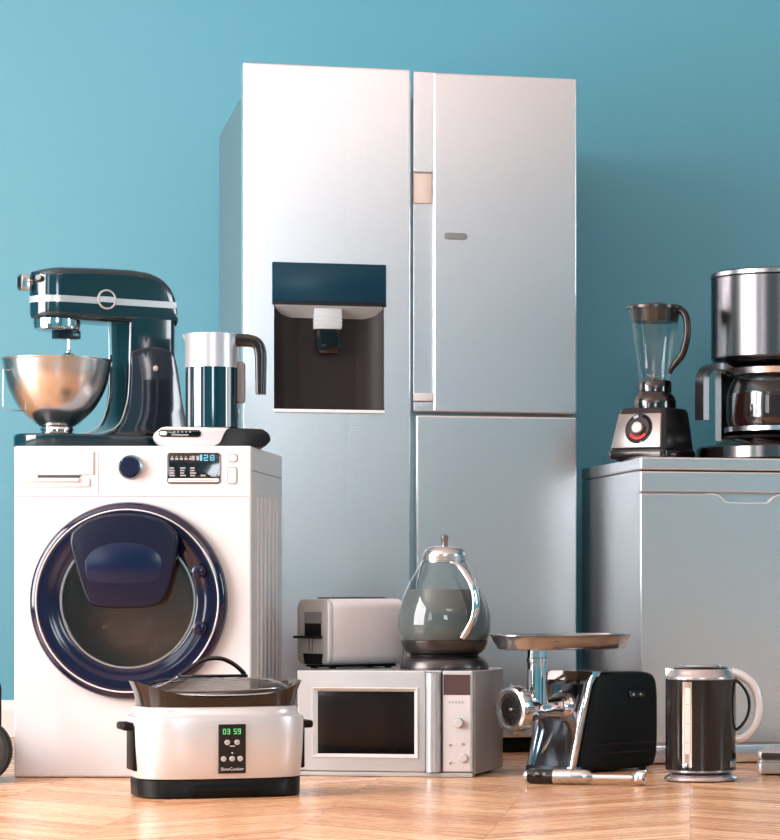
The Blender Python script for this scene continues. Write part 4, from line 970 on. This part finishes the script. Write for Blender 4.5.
# ------------------------------------------------------------------ stand mixer on the washing machine
ZW = .854
def stand_mixer():
    K = 382.6; C = Vector((-1.656, 7.455)); rz = 36; cs, sn = math.cos(R(rz)), math.sin(R(rz))
    f = thing('stand_mixer', 'dark teal stand mixer with steel bowl, on the left of the washing machine top', 'stand mixer', (C.x, C.y, ZW), rz)
    hw = .070
    def lx(px, yo=-hw):        # along the mixer, read on the near side face
        k = (px-690)/2850; ax = C.x-yo*sn; ay = C.y+yo*cs
        return (k*ay-ax)/(cs-k*sn)
    def lz(px, py, yo=-hw):
        return H+(590-py)*(C.y+yo*cs+lx(px, yo)*sn)/2850-ZW
    # base plate
    def stad(r, x1, rb, zz):
        pts = []
        for i in range(25):
            a = R(90+180*i/24); pts.append((-.012+r*math.cos(a), r*math.sin(a), zz))
        for i in range(9):
            a = R(-90+90*i/8); pts.append((x1-rb+rb*math.cos(a), -r+rb+rb*math.sin(a), zz))
        for i in range(9):
            a = R(0+90*i/8); pts.append((x1-rb+rb*math.cos(a), r-rb+rb*math.sin(a), zz))
        return pts
    mb = MB(); mb.rings([stad(.098, .345, .05, .0), stad(.100, .347, .05, .003), stad(.100, .347, .05, .029), stad(.096, .343, .05, .034)]); mb.obj('base', teal_gl, f, sharp=35)
    # head: sections along x
    def sec(x, hy, z0, z1, r):
        r = min(r, hy*.98, (z1-z0)*.49)
        return [(x, a, b) for a, b in rrect(2*hy, z1-z0, r, 6, (0, (z0+z1)/2))]
    zt, zb = lz(60, 266), lz(60, 318.5)
    S = []
    for i in range(12):
        a = R(90*i/11); x = -hw*math.cos(a); hy = max(.004, hw*math.sin(a))
        S.append(sec(x, hy, zb+.004*math.cos(a), zt-.012*math.cos(a)**2, .02))
    for x, t_, b_ in ((.05, .002, 0), (.12, .004, 0), (.18, .005, 0), (.23, .001, 0), (.255, -.006, 0), (.275, -.016, 0), (.292, -.032, 0), (.303, -.052, 0), (.309, -.074, 0), (.312, -.098, -.002)):
        S.append(sec(x, hw, zb+b_, zt+t_, .018))
    mb = MB(); mb.rings(S); hd = mb.obj('head', teal_gl, f, sharp=40)
    # silver stripe round the head and ring emblem
    zs = lz(47, 297.3); zs2 = lz(170, 305.0)
    for sgn in (-1, 1):
        pass
    outl = [(-(hw+.0012)*math.cos(R(a)), (hw+.0012)*math.sin(R(a))) for a in range(90, -1, -10)]
    outl += [(-(hw+.0012)*math.cos(R(a)), -(hw+.0012)*math.sin(R(a))) for a in range(10, 91, 10)]
    full = [(.308, hw+.0012)]+outl+[(.308, -hw-.0012)]
    mb = MB(); t2 = .0085
    rg = []
    for x, y in full:
        l = math.hypot(min(x, 0), y) or 1
        nx, ny = (min(x, 0)/l, y/l)
        zc = zs+(zs2-zs)*max(0, x)/.30
        rg.append([(x, y, zc-t2), (x, y, zc+t2), (x-nx*.003, y-ny*.003, zc+t2), (x-nx*.003, y-ny*.003, zc-t2)])
    mb.rings(rg); mb.obj('stripe', mat('stripe_silver', (196, 202, 206), metal=.5, rough=.25), hd, sharp=40)
    ex, ez = lx(106.5), lz(106.5, 299.5)
    for sgn in (-1, 1):
        Mr = T(ex, sgn*(hw+.001), ez) @ (FRONT if sgn < 0 else Matrix.Rotation(PI, 4, 'Z') @ FRONT)
        mb = MB(); mb.lathe([(.0215, -.002), (.0265, -.002), (.0265, .003), (.024, .0045), (.0215, .003)], 48, M=Mr, closed=True); mb.obj('ring_emblem', MATS['stripe_silver'], hd)
        mb = MB(); mb.lathe([(0, 0), (.0213, 0), (.0213, .0022), (0, .0022)], 40, M=Mr); mb.box(-.0213, .0213, -.0075, .0075, .002, .0028, M=Mr, mi=1); mb.obj('emblem_face', [teal_gl, MATS['stripe_silver']], hd)
    # lower metal edge of head
    # lock knob at the nose
    mb = MB(); mb.tube([(-.062, 0, zt-.040), (-.085, 0, zt-.040)], .009, 16); mb.box(-.104, -.078, -.016, .016, zt-.062, zt-.020, .004, 2); kn = mb.obj('nose_knob', chrome_s, hd)
    mb = MB(); mb.box(-.1055, -.103, -.010, .010, zt-.055, zt-.027, .001, 1); mb.obj('knob_face', brown_gl, kn)
    mb = MB(); a = R(-52); mb.tube([(hw*math.cos(R(205)), hw*math.sin(R(205)), zt-.032), ((hw+.014)*math.cos(R(212)), (hw+.014)*math.sin(R(212)), zt-.030)], [.010, .007], 14); mb.obj('speed_lever', chrome_s, hd)
    # drive ring and beater
    z1 = lz(60, 318.5, 0)
    mb = MB(); mb.lathe([(0, zb+.006), (.060, zb+.006), (.061, zb-.006), (.059, zb-.022), (.050, zb-.026), (0, zb-.026)], 56); mb.obj('drive_ring', chrome, hd, sharp=35)
    mb = MB(); mb.box(-.006, .058, -.022, .022, zb-.046, zb-.024, .003, 2); mb.obj('planet_gear', mat('gear_dark', (30, 50, 58), rough=.2, metal=.5), hd)
    mb = MB(); mb.tube([(.030, -.006, zb-.044), (.030, -.006, zb-.078)], .0045, 14); mb.sphere((.030, -.006, zb-.080), .007); mb.obj('beater_shaft', chrome, hd)
    bz = zb-.080
    for k in range(5):
        a = PI*k/5; ca, sa = math.cos(a), math.sin(a)
        pts = spline([(.030, -.006, bz)]+[(.030+w_*ca, -.006+w_*sa, bz-h_) for w_, h_ in ((.018, .012), (.034, .045), (.036, .08), (.018, .115), (0, .122), (-.018, .115), (-.036, .08), (-.034, .045), (-.018, .012))]+[(.030, -.006, bz)], 3)
        mb = MB(); mb.tube(pts, .0012, 6); mb.obj('whisk_wire', chrome, hd)
    # column
    def cs_(zz, x0, x1, hy, r): return [(a, b, zz) for a, b in rrect(x1-x0, 2*hy, r, 5, ((x0+x1)/2, 0))]
    xf = lx(131)
    rows = [(.030, .045, .345, .085, .03), (.038, .095, .343, .078, .03), (.050, .130, .340, .070, .028), (.070, .152, .335, .064, .025), (.10, xf-.012, .328, .060, .022), (.14, xf-.002, .320, .060, .02), (.20, xf, .315, .062, .02), (.27, xf, .312, .066, .02), (.33, xf, .3115, .069, .02), (zb+.03, xf-.01, .311, .0695, .02)]
    mb = MB(); mb.rings([cs_(*r_) for r_ in rows]); cl = mb.obj('column', teal_gl, f, sharp=50)
    for sg in (-1, 1):
        mb = MB(); mb.tube(spline([(xf, sg*.066, zb-.005), (xf-.001, sg*.062, .20), (xf-.004, sg*.060, .14), (xf-.014, sg*.060, .10), (.150, sg*.062, .070), (.126, sg*.068, .050), (.092, sg*.076, .039)], 4), .0022, 8); mb.obj('edge_highlight', MATS['stripe_silver'], cl)  # silver line stands in for the highlight along the column edge
    # dark bell-shaped side covers with a round button, black bulge at the foot
    def bell(sgn):
        def P_(px, py): return (lx(px), lz(px, py))
        o = [tuple(v) for v in spline([P_(131, 352), P_(140, 348.5), P_(155, 347), P_(168, 350), P_(175, 358), P_(178.5, 375), P_(182, 400), P_(187, 425), P_(189, 437)], 3)]
        o += [tuple(v) for v in spline([P_(112, 437), P_(122, 425), P_(128, 408), P_(130.5, 385), P_(131, 365)], 3)]
        h0 = hw-.018; h1 = hw+.003
        Mr = FRONT if sgn < 0 else Matrix(((1, 0, 0, 0), (0, 0, 1, 0), (0, 1, 0, 0), (0, 0, 0, 1)))
        mb = MB(); mb.prism(o, h0, h1, .004, 3, M=Mr); p = mb.obj('side_cover', mat('smoky_blue_gloss', (38, 44, 58), rough=.12, coat=.6), cl, sharp=50)
        bx, bz_ = P_(155, 368.5)
        mb = MB(); mb.sphere((bx, sgn*(hw+.004), bz_), .0075, 1, .6, 1); mb.obj('side_button', white_pl, p)
        bx, bz_ = P_(147, 433)
        mb = MB(); mb.sphere((bx, sgn*(hw-.014), .030), .045, 1.25, .6, .64 if False else .60); mb.obj('foot_bulge', black_gl, p)
    bell(-1); bell(1)
    # steel bowl: standing in the base
    b = thing('mixing_bowl', 'polished steel mixing bowl with wire handle, under the head of the stand mixer', 'bowl', (C.x, C.y, ZW+.034), rz)
    zo = ZW+.034
    def q(y): return H+(590-y)/K-zo
    mb = MB()
    out = spline([(.046, q(426)), (.066, q(420)), (.095, q(409)), (.117, q(395)), (.131, q(380)), (.1375, q(365)), (.139, q(361))], 5)
    mb.lathe([(0, q(427)), (.040, q(427))]+out+[(.1425, q(360.4)), (.1425, q(359.4)), (.138, q(359.2))]+[(x-.0025, z_+.0015) for x, z_ in out[::-1]]+[(0, q(423))], 96); mb.obj('bowl_body', mat('mirror_steel', (200, 198, 198), metal=1, rough=.24), b, sharp=70)
    mb = MB(); mb.lathe([(0, 0), (.046, 0), (.047, .004), (.040, .010), (.044, .014), (.042, .020), (0, .020)], 56); mb.obj('bowl_foot', chrome, b, sharp=40)
    # wire handle to the left (world -x direction)
    a = R(180-rz+39)
    ca, sa = math.cos(a), math.sin(a)
    hp = [(.131, q(373)), (.146, q(372)), (.151, q(374)), (.152, q(389)), (.152, q(403)), (.149, q(411)), (.135, q(412)), (.092, q(412))]
    mb = MB(); pts = []
    mb.tube([(x*ca, x*sa, z_) for x, z_ in spline(hp, 3)], .0012, 8)
    mb.obj('bowl_handle', chrome_s, b)
stand_mixer()

# ------------------------------------------------------------------ milk frother jug on its base (washing machine)
def frother():
    rz = 12
    b = thing('power_base', 'white and black power base with a small pill-shaped display, under the steel jug', 'kettle base', (-1.384, 7.358, ZW), rz)
    HT = .050
    L, D = .298, .13
    xs = .192
    def outline(x0, x1, left):
        pts = []
        return pts
    # side-view profile, extruded across the depth
    XZ = Matrix(((1, 0, 0, 0), (0, 0, -1, D), (0, 1, 0, 0), (0, 0, 0, 1)))      # prism x->x, y->z, h-> y from back
    wp = [(.032, .0), (.135, .0)]+[tuple(v) for v in spline([(.150, .001), (.168, .012), (.178, .034), (.186, .046), (.194, HT)], 4)]+[(.030, HT+.001)]+[tuple(v) for v in spline([(.018, HT-.002), (.006, HT-.012), (.0, .030), (.006, .016), (.018, .005)], 4)]
    mb = MB(); mb.prism(wp, 0, D, .006, 3, M=XZ); wb = mb.obj('white_shell', white_pl, b, sharp=40)
    bp_ = [(.137, .0), (L-.024, .0)]+[tuple(v) for v in spline([(L-.012, .004), (L-.001, .016), (L, .026), (L-.006, .038), (L-.020, HT-.002)], 4)]+[(.196, HT)]+[tuple(v) for v in spline([(.188, .046), (.180, .034), (.170, .012), (.152, .001)], 4)]
    mb = MB(); mb.prism(bp_, .002, D-.002, .006, 3, M=XZ); mb.obj('black_shell', MATS.get('soft_black') or mat('soft_black', (14, 11, 11), rough=.3, spec=.35), b, sharp=40)
    mb = MB(); mb.prism(rrect(.108, .019, .009, c=(.066, .034)), -.002, .0022, .001, 2, M=FRONT); dp = mb.obj('display', black_gl, wb)
    mb = MB(); mb.prism(rrect(.020, .011, .0054, c=(.024, .034)), .0, .0035, .001, 2, M=FRONT); mb.obj('switch', white_pl, dp)
    mb = MB(); mb.tube([(.045, -.0025, .030), (.088, -.0025, .030)], .0022, 8)
    for i in range(5): mb.box(.050+i*.010, .054+i*.010, -.0035, -.002, .036, .040)
    mb.obj('display_marks', grey_pr, dp)
    # jug
    K = 382.0
    lx_, ly_ = .152, .066
    wx = -1.384+lx_*math.cos(R(rz))-ly_*math.sin(R(rz)); wy = 7.358+lx_*math.sin(R(rz))+ly_*math.cos(R(rz))
    j = thing('frother_jug', 'steel and dark glass jug with black handle, between the stand mixer and the refrigerator', 'jug', (wx, wy, ZW+HT+.001), 0)
    zo = ZW+HT+.001
    def z(y): return H+(590-y)/K-zo
    r = 27.0/K
    zt, zm = z(334.5), z(368.5)
    mb = MB(); mb.lathe([(0, 0), (r-.003, 0), (r-.001, .002), (r-.001, zm), (0, zm)], 72); gb = mb.obj('glass_body', mat('dark_teal_glass_jug', (8, 44, 58), rough=.05, coat=1, metal=.1), j, sharp=35)
    for a in (-138, -42, 60, 150):
        mb = MB(); mb.box(-.004, .004, -.0015, .002, .002, zm, .001, 1, M=T((r-.0005)*math.cos(R(a)), (r-.0005)*math.sin(R(a)), 0) @ Matrix.Rotation(R(a+90), 4, 'Z')); mb.obj('glint_strip', MATS['stripe_silver'], j)  # silver strips stand in for lights reflected in the dark glass
    mb = MB(); mb.lathe([(0, zm), (r+.0005, zm), (r, zt-.002), (r-.002, zt), (0, zt)], 72)
    mb.rings([[(-r*.93, -.012, zt-.001), (-r*.93, .012, zt-.001), (-r*.96, 0, zt-.03)], [(-r-.008, -.001, zt-.001), (-r-.008, .001, zt-.001), (-r-.007, 0, zt-.006)]])
    mb.obj('steel_collar', mat('satin_steel', (214, 214, 218), metal=.7, rough=.28), j, sharp=35)
    mb = MB(); ring = []
    hx = [(23, 341.5), (30, 341), (38, 341.5), (45, 344), (48.5, 352), (49, 365), (49, 380), (49, 395)]
    Pn = [Vector((x/K, -.012, z(y))) for x, y in hx]; Pn = [Vector(p) for p in spline(Pn, 5)]
    for i, p in enumerate(Pn):
        t = (Pn[min(i+1, len(Pn)-1)]-Pn[max(i-1, 0)]).normalized(); sd = Vector((0, 1, 0)); nrm = t.cross(sd)
        wd = .034-.010*i/(len(Pn)-1)
        ring.append([tuple(p+sd*(a-.5)*.034+nrm*(b_-.5)*2*wd) for a, b_ in [((q_[0]/2+.5), (q_[1]/2+.5)) for q_ in rrect(2, 1, .35, 3)]])
    mb.rings(ring); mb.obj('handle', brown_gl, j, sharp=45)
    mb = MB(); mb.prism([(q_[0], q_[1]) for q_ in rrect(.020, z(362)-z(404), .009, 4, (29.5/K, (z(362)+z(404))/2))], .004, .020, .002, 2, M=FRONT); sl = mb.obj('rear_strip', grey_pl, j)
frother()

# ------------------------------------------------------------------ made-up glowing panel for the added ceiling light
mb = MB(); mb.box(.0, 2.4, .8, 2.0, ZC-.03, ZC, .005, 2); mb.box(.06, 2.34, .86, 1.94, ZC-.034, ZC-.029, mi=1)
struct(mb.obj('added_light_panel', [TRIM, mat('added_panel_glow', (240, 240, 240), rough=.5, emit=(255, 236, 234), es=1.1)]))
